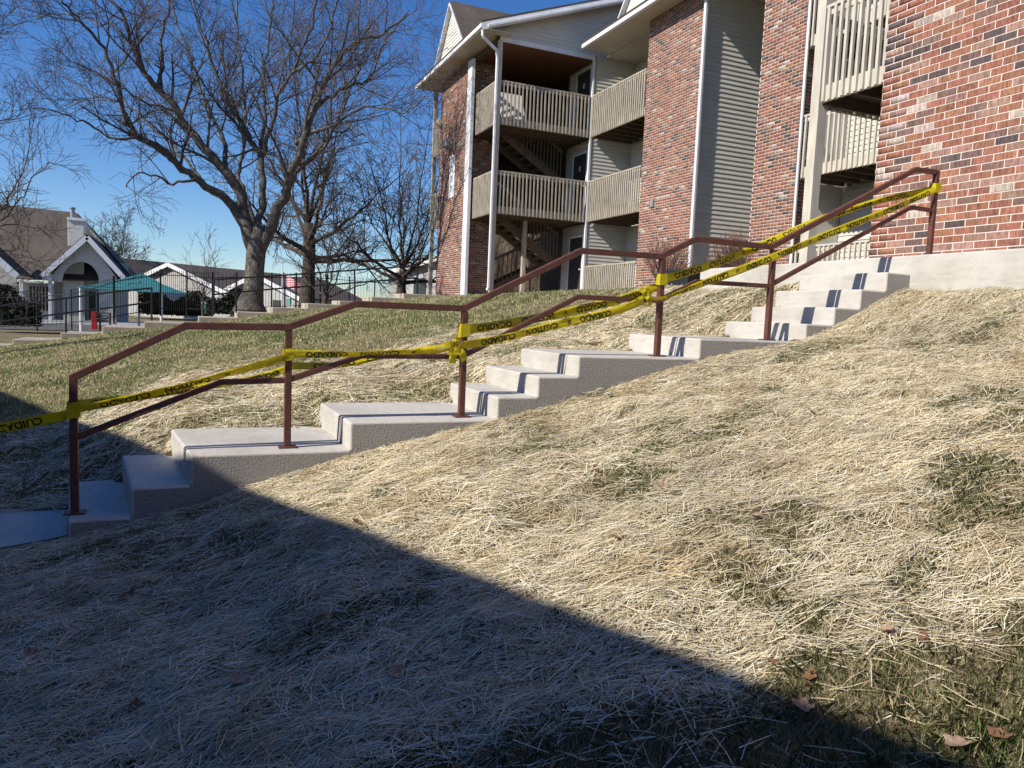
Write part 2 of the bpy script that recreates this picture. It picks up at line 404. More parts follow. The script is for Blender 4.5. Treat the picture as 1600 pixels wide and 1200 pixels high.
# walkway at the top, with its own edge
wb = MB().box(RU[12], 7.74, -6, 8.2, .2, .74)
walk = wb.build('walkway', 'concrete', bevel=.018, seg=3); struct(walk)
MB().prism([(-14, VN-.02), (RU[0]-.004, VN-.02), (RU[0]-.136, VF+.06), (-14, VF+.06)], 2, -1.8, -1.51).build('sidewalk', 'concrete', bevel=.012); struct(bpy.data.objects['sidewalk'])

# ---------------------------------------------------------------- handrail
VR = 5.17
hr = thing('handrail', 'brown painted steel handrail running up the near edge of the concrete stairs', 'handrail', (-.655, VR, -1.33))
PB = [(-.655, -1.33), (.608, -.957), (1.862, -.766), (3.58, -.282), (4.75, -.118), (6.74, .74)]
top_px = [(113, 590), (290, 509), (451, 511), (556, 475), (724, 482), (908, 392), (1032, 401), (1086, 374), (1205, 386), (1430, 265), (1460, 269)]
low_px = [(116, 684), (345, 597), (449, 594), (565, 556), (722, 557), (903, 464), (1030, 470), (1088, 440), (1201, 447), (1423, 324), (1457, 329)]
def railpts(px):
    out = []
    for x, y in px: p = pv(x, y, VR); out.append((float(p[0]), VR, float(p[2])))
    return out
TOPR, LOWR = railpts(top_px), railpts(low_px)
topz = []
for k, (u, zb) in enumerate(PB):
    pt = min(TOPR, key=lambda q: abs(q[0]-u)); zt = pt[2]
    po = MB().box(u-.0225, u+.0225, VR-.0225, VR+.0225, zb, zt+(.018 if k in (0, 5) else -.02)).build('post', 'rail_paint', hr, bevel=.004)
    MB().box(u-.06, u+.06, VR-.05, VR+.05, zb+.001, zb+.012).build('base_plate', 'rail_paint', po, bevel=.003)
def sweep_rail(pts, w, h):
    b = MB(); n = 0; m = len(pts)
    for i, p in enumerate(pts):
        p = Vector(p); a = Vector(pts[max(i-1, 0)]); c = Vector(pts[min(i+1, m-1)])
        d1 = (p-a).normalized() if i > 0 else (c-p).normalized(); d2 = (c-p).normalized() if i < m-1 else d1
        d = (d1+d2).normalized(); up = Vector((-d.z, 0, d.x)); k = 1/max(.4, d.dot(d1))
        for sy, su in ((-1, -1), (1, -1), (1, 1), (-1, 1)): b.v.append(tuple(p+Vector((0, sy*w/2, 0))+up*su*h/2*k))
    for i in range(m-1):
        for j in range(4): b.f.append((4*i+j, 4*i+(j+1) % 4, 4*i+4+(j+1) % 4, 4*i+4+j))
    b.f += [(3, 2, 1, 0), tuple(4*(m-1)+j for j in range(4))]
    return b
sweep_rail(TOPR, .050, .046).build('top_rail', 'rail_paint', hr, bevel=.005)
sweep_rail(LOWR, .038, .038).build('lower_rail', 'rail_paint', hr, bevel=.004)

# ---------------------------------------------------------------- brickwork
BC0, BL0, BM0 = .071, .213, .0115; KR = 1.15
def brick_color(r):
    x = r.random()
    if x < .10: c = (.105, .080, .076)
    elif x < .22: c = (.185, .115, .096)
    elif x < .275: c = (.42, .345, .29)
    elif x < .43: c = (.325, .195, .150)
    elif x < .62: c = (.315, .148, .092)
    else: c = (.285, .122, .084)
    k = .84+.32*r.random(); return tuple(min(1, a*k*(.95+.1*r.random())) for a in c)
def brick_mass(name, parent, plane, a0, a1, z0, z1, axis='u', rr=None, skip=None, depth=.05, k=1.0):
    BC, BL, BMO = BC0*k, BL0*k, BM0*k
    """running bond: axis 'u' faces -X at X=plane along Y; axis 'v' faces -Y at Y=plane along X"""
    rr = rr or random.Random(int(plane*100+a0*10)); V = []; Fc = []; Cl = []; single = []
    row = 0; z = z0
    while z+BC-BMO < z1+1e-6:
        x = a0 - (BL/2 if row % 2 else 0)
        while x < a1:
            s, e = max(x, a0), min(x+BL-BMO, a1)
            if e-s > .03:
                c = brick_color(rr); j = rr.uniform(-.0015, .0015)
                if skip is not None and skip(s, e, z): single.append((s, e, z, c, j))
                else:
                    n = len(V); f = plane+j
                    for d in (f, plane+depth):
                        for p, q in ((s, z), (e, z), (e, z+BC-BMO), (s, z+BC-BMO)):
                            V.append((d, p, q) if axis == 'u' else (p, d, q)); Cl.append(c)
                    for q in ((0, 1, 2, 3), (0, 4, 5, 1), (1, 5, 6, 2), (2, 6, 7, 3), (3, 7, 4, 0)): Fc.append([n+i for i in q])
            x += BL
        z += BC; row += 1
    if V:
        o = obj(name, npmesh(name, np.array(V), np.array(Fc), np.array(Cl)), 'brick_mass', parent); stuff(o)
    return single
def brick_block(bld, label, u, v0, v1, z0, z1, depth=.3, side=False, skip=None, k=1.0):
    w = MB().box(u+.0035, u+depth, v0+.006, v1-.006, z0, z1).build('brick_wall', 'mortar', bld)
    if label: w['label'] = label
    sg = brick_mass('brickwork', w, u, v0, v1, z0, z1, 'u', skip=skip, k=k)
    if side: brick_mass('brickwork', w, v0, u+.002, u+depth-.01, z0, z1, 'v')
    return w, sg

bld = thing('apartment_building', 'three-storey brick and beige siding apartment building with wooden balconies', 'building', (9.5, 14, .6))
A = 11.65
brick_block(bld, 'narrow brick wall section between the lower balconies and the siding recess', A, 15.62, 18.1, .5, 8.3, .10)
brick_block(bld, 'brick wall section beside the beige balcony post', A, 12.2, 13.5, .5, 8.3, .5, side=True)
RW = 7.75
seen = []
for_s = lambda s, e, z: (s > 4.55 and z < 4.5)
wR, single = brick_block(bld, 'large sunlit brick wall above the top of the stairs', RW, -4.0, 6.78, .70, 8.3, .45, skip=for_s, k=KR)
single.sort(key=lambda t: (t[2] > 3.9, t[0]+.05*t[2]))
bme = {}
over_V = []; 
BC, BMO = BC0*KR, BM0*KR
def one_brick(L):
    k = round(L, 3)
    if k not in bme:
        b = MB().box(0, .05, 0, L, 0, BC-BMO); me = b.mesh('brick')
        me.materials.append(MT['brick_one']); bme[k] = me
    return bme[k]
for s, e, z, c, j in single[:298]:
    o = inst('brick', one_brick(e-s), (RW+j-.0005, s, z), wR); o.color = (*c, 1)
V = []; Fc = []; Cl = []
for s, e, z, c, j in single[298:]:
    n = len(V)
    for d in (RW+j, RW+.05):
        for p, q in ((s, z), (e, z), (e, z+BC-BMO), (s, z+BC-BMO)): V.append((d, p, q)); Cl.append(c)
    for q in ((0, 1, 2, 3), (0, 4, 5, 1), (1, 5, 6, 2), (2, 6, 7, 3), (3, 7, 4, 0)): Fc.append([n+i for i in q])
if V: stuff(obj('brickwork', npmesh('brickwork', np.array(V), np.array(Fc), np.array(Cl)), 'brick_mass', wR))
WU = 8.28
brick_block(bld, 'far brick wall section with wall lamp and number plaque', WU, 23.4, 26.25, .5, 8.25, 1.1, side=True)

# siding: every board is its own piece
sid_cache = {}
def siding(bld, axis, plane, a0, a1, z0, z1, label=None, exp=.117, mat='siding', sgn=-1):
    """axis 'v': wall faces -Y at Y=plane, boards along X; axis 'u': wall faces -X at X=plane, boards along Y"""
    w = MB()
    if axis == 'v': w.box(a0, a1, plane+.014, plane+.12, z0, z1)
    else: w.box(plane+.014, plane+.12, a0, a1, z0, z1)
    w = w.build('siding_wall', mat, bld)
    if label: w['label'] = label
    key = (axis, round(a1-a0, 3), mat)
    if key not in sid_cache:
        L = a1-a0; b = MB(); P = [(.013, 0), (-.012, 0), (-.013, .012), (.008, exp+.004), (.013, exp+.004)]
        if axis == 'v': b.prism([(p, q) for p, q in P], 0, 0, L)
        else: b.prism([(p, q) for p, q in P], 1, 0, L)
        me = b.mesh('siding_board'); me.materials.append(MT[mat]); sid_cache[key] = me
    z = z0
    while z < z1-.02:
        inst('siding_board', sid_cache[key], (a0, plane, z) if axis == 'v' else (plane, a0, z), w); z += exp
    return w
siding(bld, 'v', 15.66, A+.08, 16.0, .5, 8.3, 'siding wall of the narrow recess between two brick sections')
MB().box(16.0, 16.1, 13.4, 15.9, .5, 8.3).build('recess_wall', 'siding', bld)
MB().box(A+.61, 16.0, 13.3, 15.8, 8.302, 8.33).build('soffit', 'soffit', bld)
FL = [.64, 3.33, 5.98]; CEIL = [3.08, 5.72, 8.28]
for k in range(3):
    siding(bld, 'v', 21.2, A+.1, 13.25, FL[k], CEIL[k], None if k else 'siding side wall of the ground floor balcony')
    siding(bld, 'u', 13.2, 18.1, 21.19, FL[k], CEIL[k])
    siding(bld, 'u', A+.12, 21.22, 23.0, FL[k], CEIL[k])
    siding(bld, 'u', 13.0, 8.3, 12.19, FL[k], CEIL[k])
MB().box(A+.101, 13.3, 18.0, 18.09, .5, 8.3).build('partition_wall', 'siding', bld)
MB().box(A+.5, 13.3, 12.21, 12.3, .5, 8.3).build('partition_wall', 'siding', bld)
# core mass behind everything
for v0, v1 in ((-4, 13.45), (15.8, 40)): MB().box(13.4, 26, v0, v1, .3, 8.3).build('core_wall', 'siding', bld)
MB().box(A+.13, 13.39, 23.0, 23.15, .5, 8.3).build('partition_wall', 'dark_wood_and_shade', bld)  # siding coloured dark to stand in for stairwell shade
MB().box(13.0, 13.39, 23.16, 39.9, .5, 8.3).build('corridor_shade_wall', 'dark_wood_and_shade', bld)  # shade of the deep breezeway put into the wall colour

def trim(u0, u1, v0, v1, z0, z1, mat='white_trim', name='corner_trim'):
    return MB().box(u0, u1, v0, v1, z0, z1).build(name, mat, bld, bevel=.006)
trim(A-.02, A+.05, 21.17, 21.25, .55, 8.28)                        # corner of the balcony wall
trim(A+.01, A+.06, 15.57, 15.615, .5, 8.28)                          # edge of the brick by the recess
trim(A-.01, A+.03, 12.12, 12.18, .5, 8.28)
trim(WU-.05, WU+.06, 22.98, 23.38, .62, 8.15, name='corner_pilaster')
# downpipes
def downpipe(pts, name='downpipe', r=.045):
    b = MB()
    for a, c in zip(pts[:-1], pts[1:]): b.bar(a, c, .065, .085, up=(0, 1, 0) if abs(c[2]-a[2]) > .5 else (0, 0, 1))
    return b.build(name, 'gutter', bld, bevel=.01)
downpipe([(A-.045, 15.56, 8.2), (A-.045, 15.56, .62)])
downpipe([(7.78, 20.95, 8.28), (7.80, 20.97, 8.10), (8.34, 21.16, 7.85), (8.36, 21.17, 7.7), (8.36, 21.17, .85), (8.30, 21.12, .75)])

# doors and windows
def opening(kind, axis, plane, a0, a1, z0, z1, parent, tagtxt=False):
    fr = .07; P = plane-.028
    b = MB()
    def bx(m, p0, p1, s0, s1, q0, q1):
        return m.box(p0, p1, s0, s1, q0, q1) if axis == 'u' else m.box(s0, s1, p0, p1, q0, q1)
    d = bx(MB(), P+.012, plane+.01, a0, a1, z0, z1).build(kind, 'door' if kind == 'door' else 'glass', parent)
    bx(b, P-.012, plane+.012, a0-fr, a0-.001, z0, z1+fr); bx(b, P-.012, plane+.012, a1+.001, a1+fr, z0, z1+fr); bx(b, P-.012, plane+.012, a0, a1, z1+.001, z1+fr)
    if kind == 'window':
        bx(b, P-.012, plane+.012, a0-fr, a1+fr, z0-fr, z0-.001); m = (a0+a1)/2; bx(b, P-.008, P+.011, m-.025, m+.025, z0, z1)
    b.build('frame', 'white_trim', d)
    if kind == 'door':
        bx(MB(), P-.002, P+.011, (a0+a1)/2-.035, (a0+a1)/2+.035, z0+1.5, z0+1.66).build('number_plate', 'white_trim', d)
        bx(MB(), P-.05, P+.011, a0+.05, a0+.10, z0+.95, z0+1.0).build('handle', 'gutter', d)
    return d
for k in range(3):
    opening('door', 'u', A+.12, 21.52, 22.42, FL[k]+.02, FL[k]+2.05, bld)
    opening('window', 'u', 13.2, 18.5, 19.9, FL[k]+.75, FL[k]+2.0, bld)
    opening('door', 'u', 13.0, 9.9, 10.8, FL[k]+.02, FL[k]+2.05, bld)

# decks, posts and railings
def deck(u0, u1, v0, v1, z0, z1, mat='dark_wood_and_shade'):
    d = MB().box(u0, u1, v0, v1, z1-.04, z1).build('deck', mat, bld)
    j = MB(); n = int((v1-v0)/.4)
    for i in range(n+1):
        y = v0+.03+(v1-v0-.06)*i/max(1, n); j.box(u0+.02, u1-.02, y-.02, y+.02, z0+.01, z1-.041)
    j.build('joist', mat, d); return d
for k in (1, 2):
    deck(A+.04, 13.18, 18.12, 21.15, FL[k]-.24, FL[k]-.02)
    deck(8.50, A+.08, 21.26, 26.6, FL[k]-.24, FL[k]-.02)
    deck(8.0, A-.02, 6.82, 8.02, FL[k]-.24, FL[k]-.02)
    deck(A+.04, 12.98, 8.1, 12.15, FL[k]-.24, FL[k]-.02)
MB().box(8.46, 12.99, 21.31, 26.2, 8.2, 8.27).build('porch_ceiling', 'wood_ceiling', bld)
MB().box(9.5, 12.99, 26.05, 26.19, FL[1], 8.198).build('corridor_shade_wall', 'dark_wood_and_shade', bld)  # dark colour stands for the shaded depth of the upper corridor
MB().box(8.3, 13.39, -4, 29, .2, .60).build('floor_slab', 'concrete_old', bld)
bal_cache = {}
def railing(axis, plane, a0, a1, zf, mat='wood_grey', sp=.105, w=.038, h0=-.23, h1=1.03, label=None, skirt=True):
    """railing with plank skirt; balusters stand on its outside"""
    top = MB()
    if axis == 'u': top.box(plane-.02, plane+.07, a0, a1, zf+h1, zf+h1+.04)
    else: top.box(a0, a1, plane-.02, plane+.07, zf+h1, zf+h1+.04)
    r = top.build('balcony_railing', mat, bld, bevel=.004)
    if label: r['label'] = label
    if skirt:
        sk = MB(); q = .24
        if axis == 'u': sk.box(plane+.012, plane+.05, a0, a1, zf+h0+.02, zf+h0+q)
        else: sk.box(a0, a1, plane+.012, plane+.05, zf+h0+.02, zf+h0+q)
        sk.build('skirt_board', mat, r)
    up = MB()
    if axis == 'u': up.box(plane+.012, plane+.05, a0, a1, zf+h1-.09, zf+h1-.002)
    else: up.box(a0, a1, plane+.012, plane+.05, zf+h1-.09, zf+h1-.002)
    up.build('upper_rail', mat, r)
    key = (axis, mat, w, h0, h1)
    if key not in bal_cache:
        b = MB(); hw = w/2
        if axis == 'u': b.prism([(.010, h0), (-.028, h0+.02), (-.028, h1-.003), (.010, h1-.003)], 1, -hw, hw)
        else:
            b.prism([(.010, h0), (-.028, h0+.02), (-.028, h1-.003), (.010, h1-.003)], 0, -hw, hw)
        me = b.mesh('baluster'); me.materials.append(MT[mat]); bal_cache[key] = me
    n = max(2, int(round((a1-a0)/sp)))
    for i in range(n):
        a = a0+(i+.5)*(a1-a0)/n
        o = inst('baluster', bal_cache[key], (plane, a, zf) if axis == 'u' else (a, plane, zf), r)
        o.rotation_euler = (rnd.uniform(-.006, .006), rnd.uniform(-.006, .006), 0)
    return r
names = ['ground floor', 'second floor', 'third floor']
for k in range(3):
    railing('u', A, 18.12, 21.14, FL[k], 'wood_grey', .112, .040, h0=-.23 if k else -.05)
    railing('u', A, 8.2, 12.06, FL[k], 'wood_beige', .125, .042, h0=-.23 if k else -.05)
for k in (1, 2):
    railing('v', 21.2, 8.56, A-.05, FL[k], 'wood_grey', .128, .042)
    railing('u', 8.42, 21.32, 22.96, FL[k], 'wood_grey', .105, .040)
    railing('u', 7.97, 6.80, 7.98, FL[k], 'wood_beige', .105, .040)
    railing('u', 8.3, 26.3, 27.2, FL[k], 'wood_grey', .12, .040)
railing('v', 8.16, 8.2, 11.5, FL[1], 'wood_beige', .13, .042)
def post(u, v, z0, z1, w, mat):
    return MB().box(u-w/2, u+w/2, v-w/2, v+w/2, z0, z1).build('post', mat, bld, bevel=.006)
post(8.03, 8.07, .5, 8.25, .15, 'wood_beige')
post(8.47, 21.24, .5, 8.2, .12, 'wood_beige')
post(8.36, 27.22, .4, 8.2, .14, 'wood_grey')
post(10.0, 22.3, .5, FL[1]-.05, .13, 'wood_grey')
# flights inside the open stairwell
def flight(v0, v1, u0, z0, u1, z1, n):
    f = MB()
    f.bar((u0, v0, z0), (u1, v0, z1), .05, .26); f.bar((u0, v1, z0), (u1, v1, z1), .05, .26)
    fl = f.build('stair_flight', 'dark_wood_and_shade', bld)
    for i in range(n):
        t = (i+.5)/n; u = u0+(u1-u0)*t; z = z0+(z1-z0)*t
        MB().box(u-.14, u+.14, v0+.03, v1-.03, z+.02, z+.06).build('tread', 'dark_wood_and_shade', fl)
    hb = MB(); hb.bar((u0, v0, z0+1.0), (u1, v0, z1+1.0), .06, .09); hb.build('handrail', 'dark_wood_and_shade', fl)
    me = None
    for i in range(2*n):
        t = (i+.5)/(2*n); u = u0+(u1-u0)*t; z = z0+(z1-z0)*t
        MB().box(u-.018, u+.018, v0-.045, v0-.026, z, z+.97).build('baluster', 'dark_wood_and_shade', fl)
flight(22.4, 23.4, 9.05, FL[1]-.1, 11.3, 1.75, 9)
flight(23.6, 24.6, 11.2, 1.75, 8.9, .62, 7)
flight(22.4, 23.4, 9.05, FL[2]-.1, 11.3, FL[1]+1.15, 9)

# roofs
def slab(pts, th=.06):
    a = [Vector(p) for p in pts]; n = (a[1]-a[0]).cross(a[2]-a[0]).normalized()
    if n.z < 0: n = -n
    b = MB(); k = len(a); b.v = [tuple(p) for p in a]+[tuple(p+n*th) for p in a]
    b.f = [tuple(range(k)), tuple(range(2*k-1, k-1, -1))]+[(i, (i+1) % k, k+(i+1) % k, k+i) for i in range(k)]
    return b
def gutter(a, b, name='gutter', w=.11, h=.12):
    return MB().bar(a, b, w, h).build(name, 'gutter', bld, bevel=.012)
EU, EZ = 11.06, 8.30
MB().box(EU+.06, A+.6, -4, 20.86, EZ, EZ+.03).build('soffit', 'soffit', bld)
MB().box(A+.4, 13.4, 18.1, 21.19, 8.285, 8.299).build('soffit', 'soffit', bld)
gutter((EU, -4, EZ+.05), (EU, 20.86, EZ+.05))
main_roof = slab([(EU-.03, -4.3, EZ+.12), (EU-.03, 20.86, EZ+.12), (19, 20.86, EZ+4.2), (19, -4.3, EZ+4.2)]).build('roof', 'shingle', bld)
# projecting wing: eave facing the stairs' foot, gable end with rake facing the lawn
WE, WZ = 7.74, 8.30; RK = 20.86
slope = .36
MB().box(WE+.05, 8.7, RK, 27.6, WZ, WZ+.03).build('soffit', 'soffit', bld)
gutter((WE, RK-.02, WZ+.06), (WE, 27.7, WZ+.06))
wr = slab([(WE-.03, RK-.03, WZ+.13), (WE-.03, 27.8, WZ+.13), (14.5, 27.8, WZ+.13+6.79*slope), (14.5, RK-.03, WZ+.13+6.79*slope)]).build('roof', 'shingle', bld)
rk = MB(); rk.bar((WE-.02, RK-.015, WZ+.03), (14.5, RK-.015, WZ+.03+6.77*slope), .03, .20); rk.build('rake_board', 'gutter', bld)
gutter((WE+.15, RK-.06, WZ+.06), (13.6, RK-.06, WZ+.06+5.7*slope), 'rake_trim', .07, .08)
tri = [(8.3, WZ+.0), (14.4, WZ+.0), (14.4, WZ+.12+6.66*slope), (8.3, WZ+.12+.56*slope)]
gw = MB().prism([(p, q) for p, q in tri], 1, 21.215, 21.30).build('gable_wall', 'siding', bld)
z = WZ
while z < WZ+2.1:
    u0 = WE+max(.58, (z+.11-WZ-.12)/slope)
    MB().prism([(21.203, z), (21.197, z+.01), (21.213, z+.12), (21.2148, z+.12)], 0, u0, 14.3).build('siding_board', 'siding', gw); z += .117
MB().box(8.45, A+.05, 21.19, 21.23, WZ-.14, WZ-.005).build('beam', 'white_trim', bld)
MB().box(8.40, 8.52, 21.32, 23.2, WZ-.20, WZ-.005).build('beam', 'dark_wood_and_shade', bld)
# small dormer gable on the wing
DU, DZ = 8.15, 8.5
c_v, hw, hh = 24.9, 1.7, 1.9
dg = MB().prism([(c_v-hw, DZ), (c_v+hw, DZ), (c_v, DZ+hh)], 0, DU+.012, DU+.1).build('gable_wall', 'siding_white', bld)
z = DZ
while z < DZ+hh-.1:
    k = (DZ+hh-z)/hh*hw-.05
    MB().prism([(DU+.010, z), (DU-.004, z+.004), (DU+.008, z+.115), (DU+.0115, z+.115)], 1, c_v-k, c_v+k).build('siding_board', 'siding_white', dg); z += .117
for sg in (-1, 1):
    MB().bar((DU-.05, c_v+sg*(hw+.1), DZ-.08), (DU-.05, c_v, DZ+hh+.06), .05, .20, up=(1, 0, 0)).build('rake_board', 'white_trim', dg)
    slab([(DU-.12, c_v+sg*(hw+.16), DZ-.10), (DU-.12, c_v, DZ+hh+.10), (15, c_v, DZ+hh+.10), (15, c_v+sg*(hw+.16), DZ-.10)]).build('roof', 'shingle', bld)
# dormer on the main roof whose corner shows above the eave
MB().prism([(14.9, EZ+.3), (19.2, EZ+.3), (17.05, EZ+2.9)], 0, EU+.35, EU+.45).build('gable_wall', 'siding_white', bld)
for sg in (-1, 1): MB().bar((EU+.30, 17.05+sg*2.3, EZ+.18), (EU+.30, 17.05, EZ+3.0), .05, .2, up=(1, 0, 0)).build('rake_board', 'white_trim', bld)

# fittings on the wing wall
lm = MB(); lm.prism([(WU-.02, 6.02), (WU-.30, 5.92), (WU-.26, 5.74), (WU-.02, 5.66)], 1, 24.75, 25.15)
lamp = tag(lm.build('wall_lamp', 'grey_plastic', bevel=.02), 'grey wall floodlight above the white number plaque on the brick wall', 'wall lamp')
pl = MB(); pl.prism([(24.44, 4.0), (25.00, 4.0), (25.00, 5.15)]+[(24.72+.28*math.cos(a), 5.15+.30*math.sin(a)) for a in np.linspace(0.2, math.pi-.2, 7)]+[(24.44, 5.15)], 0, WU-.035, WU-.006)
plaque = tag(pl.build('number_plaque', 'white_trim', bevel=.006), 'tall white arched plaque with dark marks on the far brick wall', 'sign')
lt = MB()
for q in (4.18, 4.52, 4.86):                                        # unreadable dark figures, one above the other
    lt.box(WU-.040, WU-.0352, 24.61, 24.68, q, q+.22); lt.box(WU-.040, WU-.0352, 24.74, 24.82, q, q+.22); lt.box(WU-.040, WU-.0352, 24.68, 24.74, q+.15, q+.21)
lt.build('figures', 'grey_plastic', plaque)
p = pu(1020, 318, A); bx = MB().box(A-.05, A-.004, p[1]-.06, p[1]+.06, p[2]-.1, p[2]+.1).build('outlet_box', 'grey_plastic', bevel=.01); tag(bx, 'small grey electrical box on the narrow brick wall section', 'outlet box')

lp = MB(); lp.v = [(8.75, 21.55, FL[2]), (9.55, 21.55, FL[2]), (9.55, 21.95, FL[2]+.95), (8.75, 21.95, FL[2]+.95), (8.75, 21.60, FL[2]), (9.55, 21.60, FL[2]), (9.55, 22.0, FL[2]+.95), (8.75, 22.0, FL[2]+.95)]
lp.f = [(0, 1, 2, 3), (4, 7, 6, 5), (0, 4, 5, 1), (1, 5, 6, 2), (2, 6, 7, 3), (3, 7, 4, 0)]
tag(lp.build('leaning_panel', 'siding_white'), 'pale panel leaning behind the railing of the third floor landing', 'panel')

# ---------------------------------------------------------------- second building behind the viewpoint: it throws the big shadow over the lawn
pa, pb = hit(382, 762), hit(1540, 1197)
wv = pb-pa; bq = wv[2]/SUN[2]; e = np.array([wv[0]-bq*SUN[0], wv[1]-bq*SUN[1], 0]); e /= np.linalg.norm(e); e = -e   # eave direction
Lh = 6.0/math.cos(SUN_EL); pe = pa - SUN*Lh                          # a point on the eave
nrm = np.array([e[1], -e[0], 0.0]); 
if nrm[0] < 0: nrm = -nrm
nb = thing('neighbouring_building', 'long brick apartment block standing behind the viewpoint and shading the lawn', 'building', (float(pe[0]-4*nrm[0]), float(pe[1]-4*nrm[1]), -1.6))
def nbp(a, n, z): q = pe+e*a+nrm*n; return (float(q[0]), float(q[1]), float(z))
def nbbox(name, a0, a1, n0, n1, z0, z1, mat):
    b = MB(); b.v = [nbp(a, n, z) for z in (z0, z1) for a, n in ((a0, n0), (a1, n0), (a1, n1), (a0, n1))]
    b.f = [(0, 1, 2, 3), (4, 5, 6, 7), (0, 1, 5, 4), (1, 2, 6, 5), (2, 3, 7, 6), (3, 0, 4, 7)]
    return b.build(name, mat, nb)
MT['brick_far'] = plain('brick_far', (.26, .10, .065), (.18, .07, .05), .9, 9)
nbbox('wall', -16, 22, -9, -.45, -2.2, pe[2]-.05, 'brick_far')
b = MB(); b.v = [nbp(-16.4, 0, pe[2]), nbp(22.4, 0, pe[2]), nbp(22.4, -4.7, pe[2]+1.4), nbp(-16.4, -4.7, pe[2]+1.4), nbp(22.4, -9.4, pe[2]), nbp(-16.4, -9.4, pe[2])]
b.f = [(0, 1, 2, 3), (3, 2, 4, 5), (0, 5, 4, 1), (0, 3, 5), (1, 4, 2)]; b.build('roof', 'shingle', nb)
for k in range(6):
    for z in (-.4, 2.2): nbbox('window', -13+k*5.5, -11.6+k*5.5, -.449, -.43, z, z+1.3, 'glass')

# ---------------------------------------------------------------- caution tape
TW = .068
def text_mesh(word, size):
    cu = bpy.data.curves.new('t', 'FONT'); cu.body = word; cu.size = size; cu.align_x = 'CENTER'; cu.align_y = 'CENTER'; cu.offset = .0022; cu.resolution_u = 2
    ob = bpy.data.objects.new('t', cu); C.objects.link(ob)
    me = bpy.data.meshes.new_from_object(ob); bpy.data.objects.remove(ob)
    bm = bmesh.new(); bm.from_mesh(me); bmesh.ops.triangulate(bm, faces=bm.faces)
    V = [tuple(v.co) for v in bm.verts]; Fs = [tuple(v.index for v in f.verts) for f in bm.faces]; bm.free(); bpy.data.meshes.remove(me)
    return np.array(V), Fs
WORDS = {w: text_mesh(w, .062) for w in ('CAUTION', 'CUIDADO')}
def tape(label, pts, twist, flip='rot', phase=0.0, width=TW, words=True, sag=.010, wob=.004, seed=0):
    P = catmull(pts, 14); P = [np.array(p) for p in P]; m = len(P)
    for i in range(m):
        t = i/(m-1); P[i] = P[i]-np.array([0, 0, sag*4*t*(1-t)])
    r = random.Random(seed); ph = r.uniform(0, 6)
    S_ = [0]
    for i in range(1, m): S_.append(S_[-1]+np.linalg.norm(P[i]-P[i-1]))
    L = S_[-1]; tw = np.interp(np.linspace(0, 1, m), np.linspace(0, 1, len(twist)), twist)
    N = []; Wd = []
    for i in range(m):
        d = P[min(i+1, m-1)]-P[max(i-1, 0)]; d /= np.linalg.norm(d)
        n = np.cross(d, [0, 0, 1.]); n /= np.linalg.norm(n)
        if n[1] > 0: n = -n                                # towards the viewer side of the rail
        w = np.cross(n, d); w = w if w[2] > 0 else -w
        a = R(tw[i]+8*math.sin(ph+S_[i]*5)+4*math.sin(ph*3+S_[i]*13)); N.append(n*math.cos(a)+w*math.sin(a)); Wd.append(w*math.cos(a)-n*math.sin(a))
    V = []; Fs = []; cols = 5
    wd = width if isinstance(width, (list, tuple)) else [width, width]
    wi = np.interp(np.linspace(0, 1, m), np.linspace(0, 1, len(wd)), wd)
    def surf(i, y):                                       # y in -.5..+.5
        cup = wob*(math.sin(S_[i]*9+ph+y*5)+.6*math.sin(S_[i]*31+ph*2-y*7)*(.5+abs(y)))
        return P[i]+Wd[i]*(y*wi[i])+N[i]*cup
    for side in (0, 1):
        for i in range(m):
            for c in range(cols): V.append(tuple(surf(i, c/(cols-1)-.5)-N[i]*(.0006*side)))
    o0 = m*cols
    for i in range(m-1):
        for c in range(cols-1):
            a = i*cols+c; Fs.append((a, a+1, a+1+cols, a+cols)); Fs.append((o0+a, o0+a+cols, o0+a+1+cols, o0+a+1))
        Fs.append((i*cols, (i+1)*cols, o0+(i+1)*cols, o0+i*cols)); q = cols-1
        Fs.append((i*cols+q, o0+i*cols+q, o0+(i+1)*cols+q, (i+1)*cols+q))
    me = bpy.data.meshes.new('caution_tape'); me.from_pydata(V, [], Fs); me.update()
    o = obj('caution_tape', me, 'tape', smooth=True); tag(o, label, 'caution tape')
    if not words: return o
    Sa = np.array(S_); Pa = np.array(P)
    def mapv(s, y):
        f = np.interp(s, Sa, np.arange(m)); i = int(min(m-2, max(0, math.floor(f)))); t = f-i
        return surf(i, y)*(1-t)+surf(i+1, y)*t+(N[i]*(1-t)+N[i+1]*t)*.0016
    s = .10+phase; k = 0; order = ['CUIDADO', 'CAUTION', None]
    while s < L-.14:
        w = order[k % 3]; TV = []; TF = []
        if w:
            tv, tf = WORDS[w]; n0 = len(TV); half = abs(tv[:, 0]).max()
            if s+2*half > L-.02: break
            cx = s+half
            for x, y, _ in tv:
                if flip == 'rot': xx, yy = -x, -y
                else: xx, yy = x, -y                     # seen from its back: mirrored
                TV.append(tuple(mapv(cx+xx, yy/TW*1.0)))
            TF += [tuple(n0+q for q in f) for f in tf]; s += 2*half+.085
        else:
            n0 = len(TV)                                  # the maker's little mark: three short bars
            for j in range(3):
                for dx, dy in ((0, -.2+.14*j), (.03, -.2+.14*j), (.03, -.12+.14*j), (0, -.12+.14*j)): TV.append(tuple(mapv(s+dx+.004*j, dy)))
                TF.append(tuple(n0+4*j+q for q in range(4)))
            s += .03+.085
        k += 1
        tm = bpy.data.meshes.new('lettering'); tm.from_pydata(TV, [], TF); tm.update(); obj('word' if w else 'maker_mark', tm, 'ink', o)
    return o
VFR, VBK = VR-.036, VR+.036
def tp(v, *px): return [tuple(pv(x, y, v)) for x, y in px]
